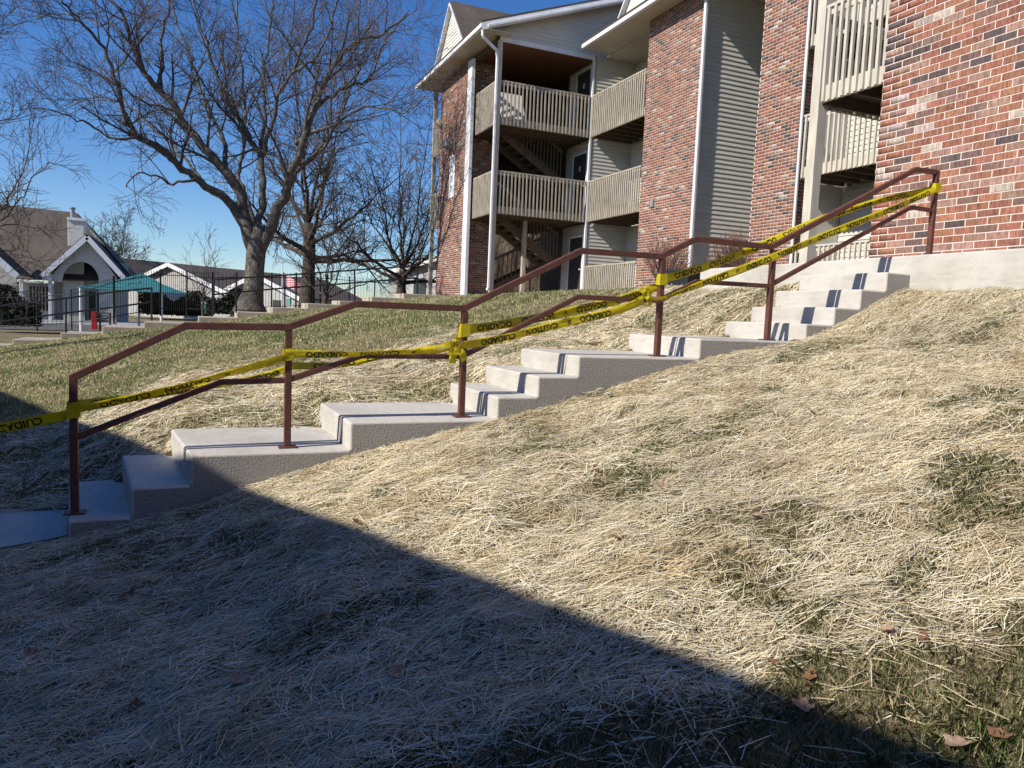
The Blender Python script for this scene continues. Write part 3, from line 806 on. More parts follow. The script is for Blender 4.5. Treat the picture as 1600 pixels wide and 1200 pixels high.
tape('caution tape strand running from the lowest handrail post down past the bottom step', tp(VFR, (-60, 678), (0, 667), (60, 655), (112, 646)), [-25, -30, -20], 'rot', .02, seed=1)
tape('near caution tape strand between the two lowest handrail posts', tp(VFR, (113, 641), (200, 622), (300, 597), (390, 573), (447, 558)), [-30, -40, -28, -15], 'rot', .05, width=[.066, .054, .050, .056, .05], seed=2)
tape('far caution tape strand between the two lowest handrail posts', tp(VBK, (113, 633), (200, 621), (300, 605), (400, 589), (452, 575)), [0, 10, 5], 'mir', .0, width=[.06, .045, .042, .05], seed=3)
tape('near caution tape strand between the second and third handrail posts', tp(VFR, (446, 553), (520, 552), (600, 549), (680, 547), (712, 543)), [-15, -28, -35, -50], 'rot', .03, width=[.06, .05, .042, .034], seed=4)
tape('far caution tape strand between the second and third handrail posts', tp(VBK, (452, 572), (530, 568), (610, 553), (680, 540), (716, 537)), [15, 35, 50, 60], 'mir', .06, width=[.05, .045, .035, .025], seed=5)
tape('far caution tape strand between the third and fourth handrail posts', tp(VBK, (722, 516), (800, 503), (880, 487), (960, 469), (1034, 446)), [5, 0, -5, 5], 'mir', .02, seed=6)
tape('near caution tape strand between the third and fourth handrail posts', tp(VFR, (722, 540), (790, 526), (880, 503), (960, 485), (1006, 469)), [-35, -10, 0, -20], 'rot', .05, seed=7)
tape('far caution tape strand climbing to the topmost handrail post', tp(VBK, (1034, 437), (1110, 413), (1180, 386), (1270, 346), (1370, 314), (1459, 296)), [0, 0, 15, 40, 35, 10], 'mir', .03, seed=8)
tape('near caution tape strand climbing to the topmost handrail post', tp(VFR, (1008, 467), (1040, 463), (1115, 435), (1206, 401), (1290, 366), (1390, 327), (1462, 296)), [-55, -35, -8, 0, -5, -5, 0], 'rot', .12, width=[.02, .045, .066, .068, .066, .064, .06], seed=9)
# wraps and knots round the posts
def wrap(label, u, z, h, half=.031):
    b = MB()
    for k, (dz, t) in enumerate(((0, .0), (.012, .003), (-.010, .006))):
        hh = half+t
        P = [(u-hh, VR-hh), (u+hh, VR-hh), (u+hh, VR+hh), (u-hh, VR+hh)]
        for i in range(4):
            a, c = P[i], P[(i+1) % 4]; s = .012*(i % 2)
            b.quad((a[0], a[1], z+dz-h/2+s), (c[0], c[1], z+dz-h/2+.012-s), (c[0], c[1], z+dz+h/2+.012-s), (a[0], a[1], z+dz+h/2+s))
    o = b.build('caution_tape', 'tape'); md = o.modifiers.new('thick', 'SOLIDIFY'); md.thickness = .001
    return tag(o, label, 'caution tape')
def zat(x, y): return float(pv(x, y, VR)[2])
wrap('caution tape wrapped round the lowest handrail post', PB[0][0], zat(115, 642), .075)
wrap('caution tape wrapped round the second handrail post above the first landing', PB[1][0], zat(450, 555), .06)
wrap('caution tape wrapped round the third handrail post', PB[2][0], zat(723, 517), .075)
wrap('caution tape wrapped round the fourth handrail post', PB[3][0], zat(1033, 438), .07)
wrap('caution tape wrapped round the topmost handrail post', PB[5][0], zat(1459, 295), .07)
def knot(label, px, seed):
    r = random.Random(seed); c = pv(px[0], px[1], VFR-.01); b = MB()
    for k in range(8):
        a = r.uniform(0, 6.28); L = r.uniform(.05, .12); w = r.uniform(.012, .03); pts = []
        for i in range(6):
            t = i/5; q = c+np.array([math.cos(a)*L*t, -.02*math.sin(t*3)*r.uniform(.3, 1.2), math.sin(a)*L*t-.03*t*t])
            pts.append(q)
        for i in range(5):
            d = pts[i+1]-pts[i]; n = np.array([-d[2], .3*r.uniform(-1, 1)*np.linalg.norm(d), d[0]]); n = n/np.linalg.norm(n)*w*(1 if i else .4)
            b.quad(pts[i]-n, pts[i+1]-n, pts[i+1]+n, pts[i]+n)
    o = b.build('tape_knot', 'tape'); md = o.modifiers.new('thick', 'SOLIDIFY'); md.thickness = .001
    return tag(o, label, 'caution tape')
knot('crumpled bow of caution tape tied beside the third handrail post', (712, 538), 3)
knot('crumpled bow of caution tape tied beside the fourth handrail post', (1008, 462), 8)
t1 = tape('loose caution tape tail hanging over the lower rail by the third post', tp(VFR-.012, (716, 528), (712, 545), (706, 562)), [10, -20, 5], words=False, width=.05, seed=20)

# ---------------------------------------------------------------- far steps with black handrails
fs = thing('garden_steps', 'older tan concrete steps rising across the far side of the lawn', 'stairs', (-4, 22.3, -1.2))
fu = [-5.2, -4.15, -3.095, -2.142, -1.153, .2, 1.199, 2.148, 3.13, 4.056, 5.011, 6.0, 8.2]
fz = [-1.29, -1.112, -.917, -.719, -.565, -.375, -.193, -.025, .13, .248, .408, .556]
for i in range(12):
    MB().box(fu[i], fu[i+1]+.04, 22.25, 23.6, fz[i]-.45, fz[i]+.0008*i).build('step', 'concrete_old', fs, bevel=.02)
def far_rail(label, v, top, low, posts):
    h = thing('handrail', label, 'handrail', tuple(pv(posts[0][0], posts[0][2], v)))
    for px, nm in ((top, 'top_rail'), (low, 'lower_rail')):
        MB().tube([pv(x, y, v) for x, y in px], [.024]*len(px), 6).build(nm, 'black_metal', h)
    for x, y0, y1 in posts: MB().tube([pv(x, y0, v), pv(x, y1, v)], [.026, .026], 6).build('post', 'black_metal', h)
far_rail('black metal handrail on the lower part of the far steps', 22.4, [(-120, 492), (0, 478), (103, 466), (178, 456), (237, 450)], [(-120, 520), (0, 503), (103, 489), (178, 480), (237, 472)], [(103, 466, 522), (237, 449, 501)])
far_rail('black metal handrail on the upper part of the far steps beside the big tree', 22.4, [(335, 437), (445, 430), (554, 422), (652, 415)], [(335, 460), (445, 450), (554, 442), (652, 434)], [(334, 437, 492), (369, 435, 489), (445, 430, 481), (554, 422, 471), (652, 415, 459)])
# picket fence round the pool, in runs
pk = MB().tube([(0, 0, 0), (0, 0, 1.0)], [.0085, .0085], 4, False).tube([(0, 0, 1.0), (0, 0, 1.06)], [.016, .002], 4, False).mesh('picket'); pk.materials.append(MT['black_metal'])
def fence(label, pts, D, h, npk, posts=None):
    """pts: photo points along the fence foot with depth; one run of posts, rails and pickets"""
    B = [at(x, y, d) for x, y, d in pts]
    f = thing('picket_fence', label, 'fence', tuple(B[0]), 'black pool fence runs')
    for off, nm in ((.12, 'rail'), (h-.10, 'rail')):
        MB().tube([b+np.array([0, 0, off]) for b in B], [.016]*len(B), 4).build(nm, 'black_metal', f)
    for b in B:
        MB().tube([b-np.array([0, 0, .15]), b+np.array([0, 0, h+.10])], [.032, .032], 6).build('post', 'black_metal', f)
    seg = [np.linalg.norm(B[i+1]-B[i]) for i in range(len(B)-1)]; T = sum(seg)
    for k in range(npk):
        s = T*(k+.5)/npk; i = 0
        while s > seg[i]: s -= seg[i]; i += 1
        q = B[i]+(B[i+1]-B[i])*(s/seg[i])
        o = inst('picket', pk, tuple(q+np.array([0, 0, .02])), f); o.scale = (1, 1, h)
fence('black iron picket fence panel in front of the teal shade canopy', [(178, 500, 25.5), (251, 487, 26.5), (292, 487, 27.5), (332, 490, 27)], 26, 1.42, 46)
fence('black iron picket fence beyond the big tree trunk', [(332, 490, 27), (369, 487, 28), (424, 484, 30), (462, 482, 31), (500, 480, 33), (545, 480, 36), (585, 480, 39), (625, 480, 43)], 30, 1.4, 90)
fence('black iron picket fence in front of the clubhouse window', [(-30, 516, 30), (58, 512, 30.5), (112, 509, 30), (178, 500, 25.5)], 30, 1.38, 44)

# ---------------------------------------------------------------- clubhouse and other far buildings
def fr(x, y, D, yaw=0.0): return np.array(at(x, y, D))
class Frame:                                              # local frame: a to the right in the picture, d away from the viewer
    def __init__(s, x, y, D, turn):
        s.o = at(x, y, D); h = np.array([FW[0], FW[1], 0]); h /= np.linalg.norm(h); rt = np.array([h[1], -h[0], 0])
        t = R(turn); s.a = rt*math.cos(t)+h*math.sin(t); s.d = h*math.cos(t)-rt*math.sin(t); s.z = np.array([0, 0, 1.])
    def px(s, x, y, d=0.0):
        dr = ray(x, y); t = ((s.o+s.d*d)@s.d)/(dr@s.d); q = dr*t-s.o; return float(q@s.a), float(q[2])
    def p(s, a, d, z): q = s.o+s.a*a+s.d*d+s.z*z; return (float(q[0]), float(q[1]), float(q[2]))
    def box(s, mb, a0, a1, d0, d1, z0, z1):
        n = len(mb.v); mb.v += [s.p(a, d, z) for z in (z0, z1) for a, d in ((a0, d0), (a1, d0), (a1, d1), (a0, d1))]
        mb.f += [tuple(n+i for i in q) for q in ((3, 2, 1, 0), (4, 5, 6, 7), (0, 1, 5, 4), (1, 2, 6, 5), (2, 3, 7, 6), (3, 0, 4, 7))]; return mb
    def poly(s, mb, pts, d0, d1):                          # outline in (a,z) extruded in d
        n = len(mb.v); k = len(pts); mb.v += [s.p(a, d, z) for d in (d0, d1) for a, z in pts]
        mb.f += [tuple(range(n, n+k)), tuple(range(n+2*k-1, n+k-1, -1))]+[(n+i, n+(i+1) % k, n+k+(i+1) % k, n+k+i) for i in range(k)]; return mb
    def face(s, mb, pts):
        n = len(mb.v); mb.v += [s.p(*q) for q in pts]; mb.f.append(tuple(range(n, n+len(pts)))); return mb
    def slab(s, pts, th=.12): return slab([s.p(*q) for q in pts], th)
D0 = 58.0; TURN = math.degrees(YAW)
CF = Frame(130, 500, D0, TURN)                            # foot of the porch gable's middle; the facade runs along X
ch = thing('clubhouse', 'beige clubhouse with arched porch gable, white chimney and brown shingle roof', 'building', CF.p(0, 0, 0))
def cp(x, y, d=0.0): return CF.px(x, y, d)                # (a, z) in the plane d behind the facade
def cbox(x0, x1, y0, y1, d, th):
    a0, zt = cp(x0, y1, d); a1, _ = cp(x1, y1, d); _, zb = cp((x0+x1)/2, y0, d); return CF.box(MB(), a0, a1, d, d+th, zb, zt)
arch = [(126+29*math.cos(t), 441-32*math.sin(t)) for t in np.linspace(0, math.pi, 17)]
CF.poly(MB(), [cp(x, y) for x, y in [(80, 439), (80, 431), (136, 372), (182, 433), (182, 512), (155, 512)]+arch], -.12, .12).build('gable_wall', 'siding', ch)
cbox(98, 131, 512, 405, 1.7, .2).build('porch_wall', 'siding', ch)
cbox(84, 200, 512, 405, 3.2, .2).build('wall', 'siding', ch)
cbox(-60, 84, 512, 436, 2.0, .2).build('wall', 'siding', ch)
for x in (33, 78): cbox(x-3, x+3, 512, 436, -.3, .3).build('porch_column', 'white_trim', ch, bevel=.02)
wn = cbox(45, 76, 485, 447, 1.93, .06).build('window', 'glass', ch)
for x in (45, 50.5, 56, 60.5, 65, 70.5, 76): cbox(x-.8, x+.8, 485, 446, 1.86, .065).build('mullion', 'soffit', wn)
for y in (446, 456, 470, 485): cbox(45, 76, y+.7, y-.7, 1.87, .05).build('mullion', 'soffit', wn)
dn = cbox(137, 166, 512, 456, 3.1, .06).build('door', 'glass', ch)
for x in (137, 150, 166): cbox(x-1, x+1, 512, 454, 3.0, .08).build('door_frame', 'white_trim', dn)
ap_, zp_ = cp(136, 367, -.8)
for xe, ye in ((65, 429), (194, 432)):
    ae, ze = cp(xe, ye, -.8)
    CF.slab([(ae, -.8, ze), (ap_, -.8, zp_), (ap_, 7, zp_), (ae, 7, ze)], .12).build('roof', 'shingle', ch)
    MB().bar(CF.p(ae, -.86, ze-.16), CF.p(ap_, -.86, zp_-.18), .08, .36).build('rake_board', 'gutter', ch)
cbox(66, 80, 438, 427, -.75, .7).build('eave_return', 'gutter', ch)
q1, q2, q3, q4 = cp(-90, 434, 1.2), cp(66, 434, 1.2), cp(119, 334, 9.5), cp(-90, 311, 9.5)
CF.slab([(q1[0], 1.2, q1[1]), (cp(203, 434, 1.2)[0], 1.2, q2[1]), (q3[0], 9.5, q3[1]), (q4[0], 9.5, q4[1])], .12).build('roof', 'shingle', ch)
q5, q6 = cp(204, 434, 1.2), cp(214, 432, 17)
CF.slab([(q5[0], 1.2, q5[1]), (q6[0], 17, q6[1]), (q3[0], 9.6, q3[1])], .12).build('roof', 'shingle', ch)
cbox(-90, 68, 438, 432, 1.0, .2).build('gutter', 'gutter', ch)
g1, g2 = cp(-60, 352, -3.5), cp(27, 430, -3.5)
CF.slab([(g1[0], -3.5, g1[1]), (g1[0], 1.3, g1[1]), (g2[0], 1.3, g2[1]), (g2[0], -3.5, g2[1])], .15).build('roof', 'shingle', ch)
MB().bar(CF.p(g1[0], -3.6, g1[1]-.1), CF.p(g2[0], -3.6, g2[1]-.1), .08, .45).build('rake_board', 'white_trim', ch)
CF.poly(MB(), [g1, (g2[0]-.1, g2[1]-.1), cp(26, 446, -3.5), cp(-60, 446, -3.5)], -3.4, -3.2).build('gable_wall', 'soffit', ch)
cbox(-60, 26, 512, 447, -2.8, .2).build('wall', 'soffit', ch)
cm = cbox(105.5, 131, 385, 344, 2.6, 1.9).build('chimney', 'siding_white', ch, bevel=.03)
cbox(104.5, 132, 344.5, 339, 2.5, 2.1).build('chimney_cap', 'gutter', cm)
fa, fz_ = cp(113.5, 341, 3.2); q = np.array(CF.p(fa, 3.2, fz_)); MB().tube([q, q+np.array([0, 0, .75])], [.17, .17], 10).tube([q+np.array([0, 0, .76]), q+np.array([0, 0, .86])], [.24, .24], 10).build('flue', 'grey_plastic', cm)
MT['lamp_glow'] = plain('lamp_glow', (.8, .78, .7), None, .3, 3)
fa, fz_ = cp(131.5, 381, -.3); q = np.array(CF.p(fa, -.3, fz_)); MB().tube([q+np.array([0, 0, -.13]), q+np.array([0, 0, .13])], [.15, .11], 10).build('porch_lamp', 'lamp_glow', ch)
CF.box(MB(), -12, 9, -8, 3.1, -.55, -.10).build('patio', 'paver', ch)

# teal shade canopy
TF_ = Frame(209, 507, 46, TURN); tx = 46/F_PX
sc = thing('shade_canopy', 'teal fabric shade canopy on white poles by the pool', 'canopy', TF_.p(0, 0, 0))
def tq(x, y, d): a, z = TF_.px(x, y, d); return (a, d, z)
cv = MB(); cn = [tq(126, 450, 0), tq(297, 460, 0), tq(262, 457, 6.0), tq(120, 449, 6.0)]; ap = tq(222, 427, 3.0)
N_ = 6
for i in range(4):
    A_, B_ = np.array(cn[i]), np.array(cn[(i+1) % 4]); P_ = np.array(ap)
    row = lambda t, s_: (A_*(1-s_)+B_*s_)*(1-t)+P_*t-np.array([0, 0, .12*math.sin(math.pi*t)])
    for a in range(N_):
        for b_ in range(N_):
            q = [row(a/N_, b_/N_), row(a/N_, (b_+1)/N_), row((a+1)/N_, (b_+1)/N_), row((a+1)/N_, b_/N_)]
            TF_.face(cv, [tuple(z) for z in q])
o = cv.build('canopy', 'teal', sc, smooth=False); md = o.modifiers.new('thick', 'SOLIDIFY'); md.thickness = .03
for x, y, d in ((126, 450, 0), (252, 457.5, 0), (217, 455, 6.0), (180, 453, 6.0)):
    a, z = TF_.px(x, y, d); MB().tube([TF_.p(a, d, -.6), TF_.p(a, d, z)], [.09, .09], 8).build('pole', 'white_trim', sc)
def ta(x): return TF_.px(x, 495, -2)[0]
def tz(y): return TF_.px(150, y, -2)[1]
rb = thing('pool_bench', 'bright red bench end with slatted side by the pool fence', 'bench', TF_.p(ta(147), -2, -.2))
TF_.box(MB(), ta(143), ta(151.5), -2.2, -1.8, -.3, tz(487)).build('end_panel', 'red', rb, bevel=.02)
for y in (489, 493, 497, 501): TF_.box(MB(), ta(152.5), ta(174), -2.1, -2.0, tz(y)-.04, tz(y)+.04).build('slat', 'dark_wood_and_shade', rb)
for x in (156, 172): TF_.box(MB(), ta(x)-.05, ta(x)+.05, -1.98, -1.9, -.4, tz(488)).build('leg', 'dark_wood_and_shade', rb)
TF_.box(MB(), ta(131), ta(143), -2.1, -1.6, tz(502), tz(501)).build('seat', 'white_trim', rb)
def far_building(label, apex, foot, D, drop, dep, turn=-25, rk='white_trim'):
    """gable turned to the sun; the ridge runs away from it; apex and one eave foot given on the photo"""
    f = Frame(apex[0], apex[1], D, turn); ea, ez = f.px(foot[0], foot[1]); hw_ = abs(ea); hr = -ez; zb = ez-drop
    t = thing('house', label, 'building', f.p(0, 0, zb))
    f.poly(MB(), [(-hw_, zb), (hw_, zb), (hw_, ez), (0, -.15), (-hw_, ez)], 0, dep).build('wall', MT['house_wall'], t)
    for sg in (-1, 1):
        e_ = sg*(hw_+.4); ze = ez-.4*hr/hw_
        f.slab([(e_, -.4, ze), (0, -.4, 0), (0, dep+.4, 0), (e_, dep+.4, ze)], .14).build('roof', 'shingle', t)
        MB().bar(f.p(e_, -.45, ze-.05), f.p(0, -.45, -.05), .08, .38).build('rake_board', rk, t)
    for k in (-.45, .45): f.box(MB(), k*hw_-.5, k*hw_+.5, -.04, -.005, ez-1.6, ez-.3).build('window', 'glass', t)
MT['house_wall'] = plain('house_wall', (.42, .41, .40), None, .7, 2)
far_building('brown roofed house whose roof shows between the clubhouse and the white gable', (193, 405), (160, 440), 92, 2.6, 18, rk='dark_wood_and_shade')
far_building('house with long white gable rake sloping down behind the bare sapling', (268, 413), (359, 458), 72, 2.6, 15)
far_building('low brown roofed house seen between the big tree and the darker tree', (404, 430), (470, 465), 68, 2.4, 9)
far_building('pale house with grey roof edge seen beyond the small dark tree by the wing', (700, 399), (607, 427), 50, 3.2, 9)
# small things by the fence
def bin_(label, x, y, D, w, h, mat):
    f = Frame(x, y, D, 0); t = thing('utility_post' if mat == 'mint' else 'marker', label, 'utility box', f.p(0, 0, 0))
    f.box(MB(), -w/2, w/2, 0, w, 0, h).build('body', mat, t, bevel=.02); f.box(MB(), -w/2-.02, w/2+.02, -.02, w+.02, h+.001, h+.06).build('lid', 'white_trim', t, bevel=.01)
bin_('mint green utility box under the bare sapling', 318, 490, 30, .14, .40, 'mint')
bin_('mint green utility box between the two tree trunks', 450.5, 476, 31, .17, .24, 'mint')
fp = Frame(455, 470, 60, 0); ft = thing('flag', 'striped red and white flag hanging by the far houses', 'flag', fp.p(0, 0, 0))
MB().tube([fp.p(-.75, 0, -1), fp.p(-.75, 0, 3.2)], [.05, .04], 6).build('pole', 'white_trim', ft)
fl = MB()
for i in range(6):
    a0, a1 = -.7+i*.25, -.7+(i+1)*.25; w0, w1 = .12*math.sin(i*1.3), .12*math.sin((i+1)*1.3)
    fp.face(fl, [(a0, w0, 1.3-.12*i), (a1, w1, 1.3-.12*(i+1)), (a1, w1, 2.3-.16*(i+1)), (a0, w0, 2.3-.16*i)])
o = fl.build('cloth', 'flag', ft); o.modifiers.new('thick', 'SOLIDIFY').thickness = .02
# dark condenser box and pipes beside the brick
q = pu(1066, 441, 8.9)
ac = tag(MB().box(8.7, 9.4, q[1]-.42, q[1]+.40, .5, 1.06).build('condenser_unit', 'black_plastic', bevel=.03), 'dark condenser unit on the ground beside the brick wall and shrubs', 'condenser')
q = pu(1097, 424, 11.2)
tag(MB().tube([(11.2, q[1], .5), (11.2, q[1], 1.35), (11.2, q[1]-.15, 1.42)], [.03, .03, .03], 8).build('vent_pipe', 'white_trim'), 'thin white vent pipe at the foot of the siding recess', 'pipe')

# ---------------------------------------------------------------- vegetation: branching
def rand_perp(d, r):
    while True:
        x = Vector((r.gauss(0, 1), r.gauss(0, 1), r.gauss(0, 1))); x = x-d*x.dot(d)
        if x.length > .1: return x.normalized()
def grow(mb, p0, d0, L, r0, lev, maxlev, r, P, tw):
    """one branch and its children; mb for wood, tw for the fine twigs"""
    n = max(2, min(6, int(L/P['seg'][lev]))); pts = [p0.copy()]; d = d0.normalized(); rad = [r0]
    wob = P['wob'][lev]; rt = max(P['rmin'], r0*.35)
    for i in range(n):
        d = (d+rand_perp(d, r)*wob+Vector((0, 0, P['up'][lev]))).normalized()
        pts.append(pts[-1]+d*(L/n)); rad.append(r0+(rt-r0)*(i+1)/n)
    tgt = tw if lev >= maxlev-1 else mb
    tgt.tube(pts, rad, 3 if lev >= maxlev-1 else (5 if lev > 1 else 7), False)
    if lev >= maxlev: return
    spawn(mb, pts, rad, L, lev+1, maxlev, r, P, tw)
def spawn(mb, pts, rad, L, lev, maxlev, r, P, tw, t0=.22):
    k = int(L*P['den'][lev]*r.uniform(.8, 1.2)+.5); m = len(pts)-1
    for j in range(k):
        t = t0+(1-t0)*(j+r.random())/k; f = t*m; i = min(m-1, int(f)); q = Vector(pts[i]).lerp(Vector(pts[i+1]), f-i)
        d = (Vector(pts[i+1])-Vector(pts[i])).normalized(); a = R(r.uniform(*P['ang'][lev]))
        nd = (d*math.cos(a)+rand_perp(d, r)*math.sin(a)+Vector((0, 0, P['lift'][lev]))).normalized()
        rr = (rad[i]+(rad[i+1]-rad[i])*(f-i))*P['rr'][lev]
        ll = min(L*.75, P['len'][lev]*r.uniform(.55, 1.25))*(1.15-.55*t)
        grow(mb, q, nd, ll, max(P['rmin'], min(rr, P['rmax'][lev])), lev, maxlev, r, P, tw)
def tree(label, base, trunk_pts, trunk_r, limbs, P, maxlev, seed, bark='bark', limbm='limb', twigm='twig', group=None, name='bare_tree', tk=14, lr=.92):
    r = random.Random(seed); t = thing(name, label, 'tree', base, group)
    tp_ = catmull(trunk_pts, 4); rr = np.interp(np.linspace(0, 1, len(tp_)), np.linspace(0, 1, len(trunk_r)), trunk_r)
    tb = MB().tube(tp_, rr, tk); 
    tb.build('trunk', bark, t, smooth=True)
    mb, tw = MB(), MB()
    for pts, r0, r1 in limbs:
        pp = [Vector(q) for q in catmull(pts, 4)]; n = len(pp); rad = [(r0+(r1-r0)*(i/(n-1))**.65)*lr for i in range(n)]
        for i in range(2, n): pp[i] = pp[i]+Vector((r.gauss(0, .03), r.gauss(0, .05), r.gauss(0, .03)))
        mb.tube(pp, rad, 9); L = sum((pp[i+1]-pp[i]).length for i in range(n-1))
        spawn(mb, pp, rad, L, 1, maxlev, r, P, tw)
    cr = mb.build('crown', limbm, t, smooth=True)
    stuff(tw.build('twigs', twigm, cr))
    return t
PBIG = dict(seg=[1, .5, .3, .16, .12], wob=[.1, .17, .2, .22, .25], up=[0, .05, .05, .03, .02], rmin=.005,
            den=[0, 1.9, 3.8, 6.0, 0], ang=[0, (28, 58), (28, 62), (25, 65), (25, 60)], lift=[0, .12, .06, .02, 0],
            rr=[1, .52, .55, .6, .6], len=[0, 2.6, 1.25, .62, .4], rmax=[1, .055, .022, .0095, .007])
DT = 24.6
def lb(*q, d=0.0, dd=0.0):
    n = len(q); return [tuple(at(x, y, DT+d+dd*(i/(n-1)))) for i, (x, y) in enumerate(q)]
limbs = [
    (lb((398, 398), (376, 305), (350, 264), (310, 224), (279, 175), (246, 137), (222, 113), (206, 71), (196, 30), (170, -5), dd=-2.5), .23, .045),
    (lb((246, 137), (252, 105), (255, 47), (267, 0), (270, -40), d=-1.4, dd=.6), .075, .03),
    (lb((394, 392), (363, 322), (321, 292), (285, 263), (250, 232), (214, 212), (197, 180), (179, 118), (153, 66), (118, 26), (95, -5), dd=-4.2), .19, .028),
    (lb((306, 281), (270, 286), (240, 275), (212, 272), (196, 293), d=-1.8, dd=-1.2), .055, .018),
    (lb((214, 214), (175, 217), (140, 195), (100, 178), (55, 168), d=-2.6, dd=-1.6), .055, .014),
    (lb((352, 262), (352, 235), (343, 200), (322, 160), (308, 120), (296, 80), (278, 40), (268, -10), d=-.4, dd=2.5), .105, .03),
    (lb((402, 395), (409, 300), (407, 246), (398, 229), (385, 205), (366, 175), (352, 152), (335, 110), (322, 65), (305, 15), (298, -20), dd=.8), .15, .03),
    (lb((408, 250), (411, 200), (413, 160), (411, 120), (420, 68), (424, 20), (431, -25), d=.3, dd=1.2), .085, .03),
    (lb((409, 246), (418, 215), (431, 175), (435, 147), (457, 113), (473, 78), (490, 31), (498, -20), d=.3, dd=-2.2), .10, .03),
    (lb((457, 113), (470, 108), (494, 87), (513, 54), (527, 0), (532, -20), d=-1.2, dd=-.8), .06, .025),
    (lb((402, 402), (432, 332), (447, 300), (455, 268), (470, 235), (494, 165), (504, 137), (518, 109), (535, 85), (560, 64), (597, 52), (640, 20), dd=-2.0), .22, .03),
    (lb((462, 225), (488, 206), (509, 200), (532, 189), (561, 170), (601, 168), (632, 176), (665, 150), d=-.6, dd=-1.6), .085, .016),
    (lb((494, 165), (505, 160), (542, 137), (570, 128), (584, 112), (592, 85), (612, 50), (640, 15), d=-1, dd=1.8), .085, .02),
    (lb((447, 300), (470, 262), (498, 240), (520, 205), (540, 160), (560, 110), (575, 50), (580, -10), d=.0, dd=4.0), .10, .025),
    (lb((400, 365), (385, 310), (372, 275), (380, 230), (384, 170), (378, 110), (372, 50), (370, -20), d=.4, dd=4.5), .10, .03),
    (lb((376, 320), (330, 300), (290, 250), (255, 215), (200, 165), (150, 150), (100, 120), (60, 110), d=.6, dd=3.2), .08, .016),
    (lb((279, 175), (245, 165), (205, 150), (160, 120), (120, 100), (80, 75), d=-1.0, dd=-1.8), .05, .014),
    (lb((206, 71), (180, 45), (140, 30), (100, 20), (60, 30), d=-2.0, dd=.8), .04, .014),
]
tb = at(394, 478, DT)
tree('huge bare spreading tree with pale grey trunk beside the far steps', tuple(tb), [tuple(at(391, 488, DT)), tuple(at(392, 474, DT)), tuple(at(396, 455, DT)), tuple(at(398, 420, DT)), tuple(at(401, 385, DT)), tuple(at(404, 352, DT))], [.58, .43, .325, .305, .31, .25], limbs, PBIG, 4, 5, tk=20)

# other trees: procedural limbs
def auto_tree(label, x, y, D, h, rt, spread, nl, P, maxlev, seed, fork=.25, lean=0.0, bark='bark_dark', limbm='bark_dark', twigm='twig', low=.15, k=1.0):
    r = random.Random(seed); B = Vector(at(x, y, D)); top = B+Vector((lean, 0, h*fork))
    tr = [tuple(B-Vector((0, 0, .25))), tuple(B.lerp(top, .35)+Vector((r.gauss(0, .06), 0, 0))), tuple(B.lerp(top, .7)+Vector((r.gauss(0, .06), r.gauss(0, .06), 0))), tuple(top)]
    L = []
    for i in range(nl):
        a = 2*math.pi*(i+r.uniform(-.3, .3))/nl*2.4; e = i/(nl-1); st_ = B.lerp(top, .55+.45*e) if e < .6 else top
        out = spread*(1.05-.75*e)*r.uniform(.8, 1.15); up = h*(1-fork)*(low+(1-low)*e)*r.uniform(.85, 1.1)
        dv = Vector((math.cos(a), math.sin(a), 0)); q = [st_]
        for s in (.3, .6, 1.0): q.append(st_+dv*(out*s**.85)+Vector((r.gauss(0, .12*k), r.gauss(0, .12*k), up*s**1.15)))
        L.append(([tuple(p) for p in q], rt*(.36+.2*(1-e)), rt*.06))
    return tree(label, tuple(B), tr, [rt*1.35, rt, rt*.92, rt*.8], L, P, maxlev, seed, bark, limbm, twigm, tk=12)
PMID = dict(PBIG, den=[0, 2.4, 3.4, 3.4, 0], len=[0, 2.2, 1.15, .6, .4], lift=[0, .05, .03, 0, 0], rmin=.008, rmax=[1, .05, .022, .011, .009])
auto_tree('dark bare tree with thick trunk standing behind the huge pale tree', 479, 478, 34, 12.5, .30, 5.6, 13, PMID, 4, 21, fork=.30, low=.05)
auto_tree('small dark bare tree in front of the pale house beside the brick wing', 629, 468, 33, 8.5, .21, 4.8, 12, PMID, 4, 33, fork=.16, low=.12)
PSM = dict(PBIG, den=[0, 2.6, 3.6, 0, 0], len=[0, 1.5, .8, .4, .4], rmin=.010, rmax=[1, .04, .02, .012, .01])
auto_tree('bare sapling with thin pale stem in front of the white gabled house', 318, 488, 29.5, 3.6, .05, 1.1, 9, dict(PSM, len=[0, .8, .5, .3, .3], rmin=.006), 3, 41, fork=.22, limbm='twig', low=.35)
auto_tree('distant bare tree rising behind the clubhouse roof', 178, 470, 95, 11.5, .28, 5.2, 14, dict(PMID, rmin=.018, den=[0, 2, 2.4, 1.6, 0], len=[0, 2.4, 1.4, .9, .5]), 4, 52, fork=.3, low=.3, twigm='twig')
auto_tree('multi-stemmed thin bare tree between the dark tree and the small tree', 510, 478, 30, 6.0, .10, 2.6, 8, dict(PSM, len=[0, 1.2, .7, .4, .3], rmin=.007), 3, 61, fork=.10, low=.3)
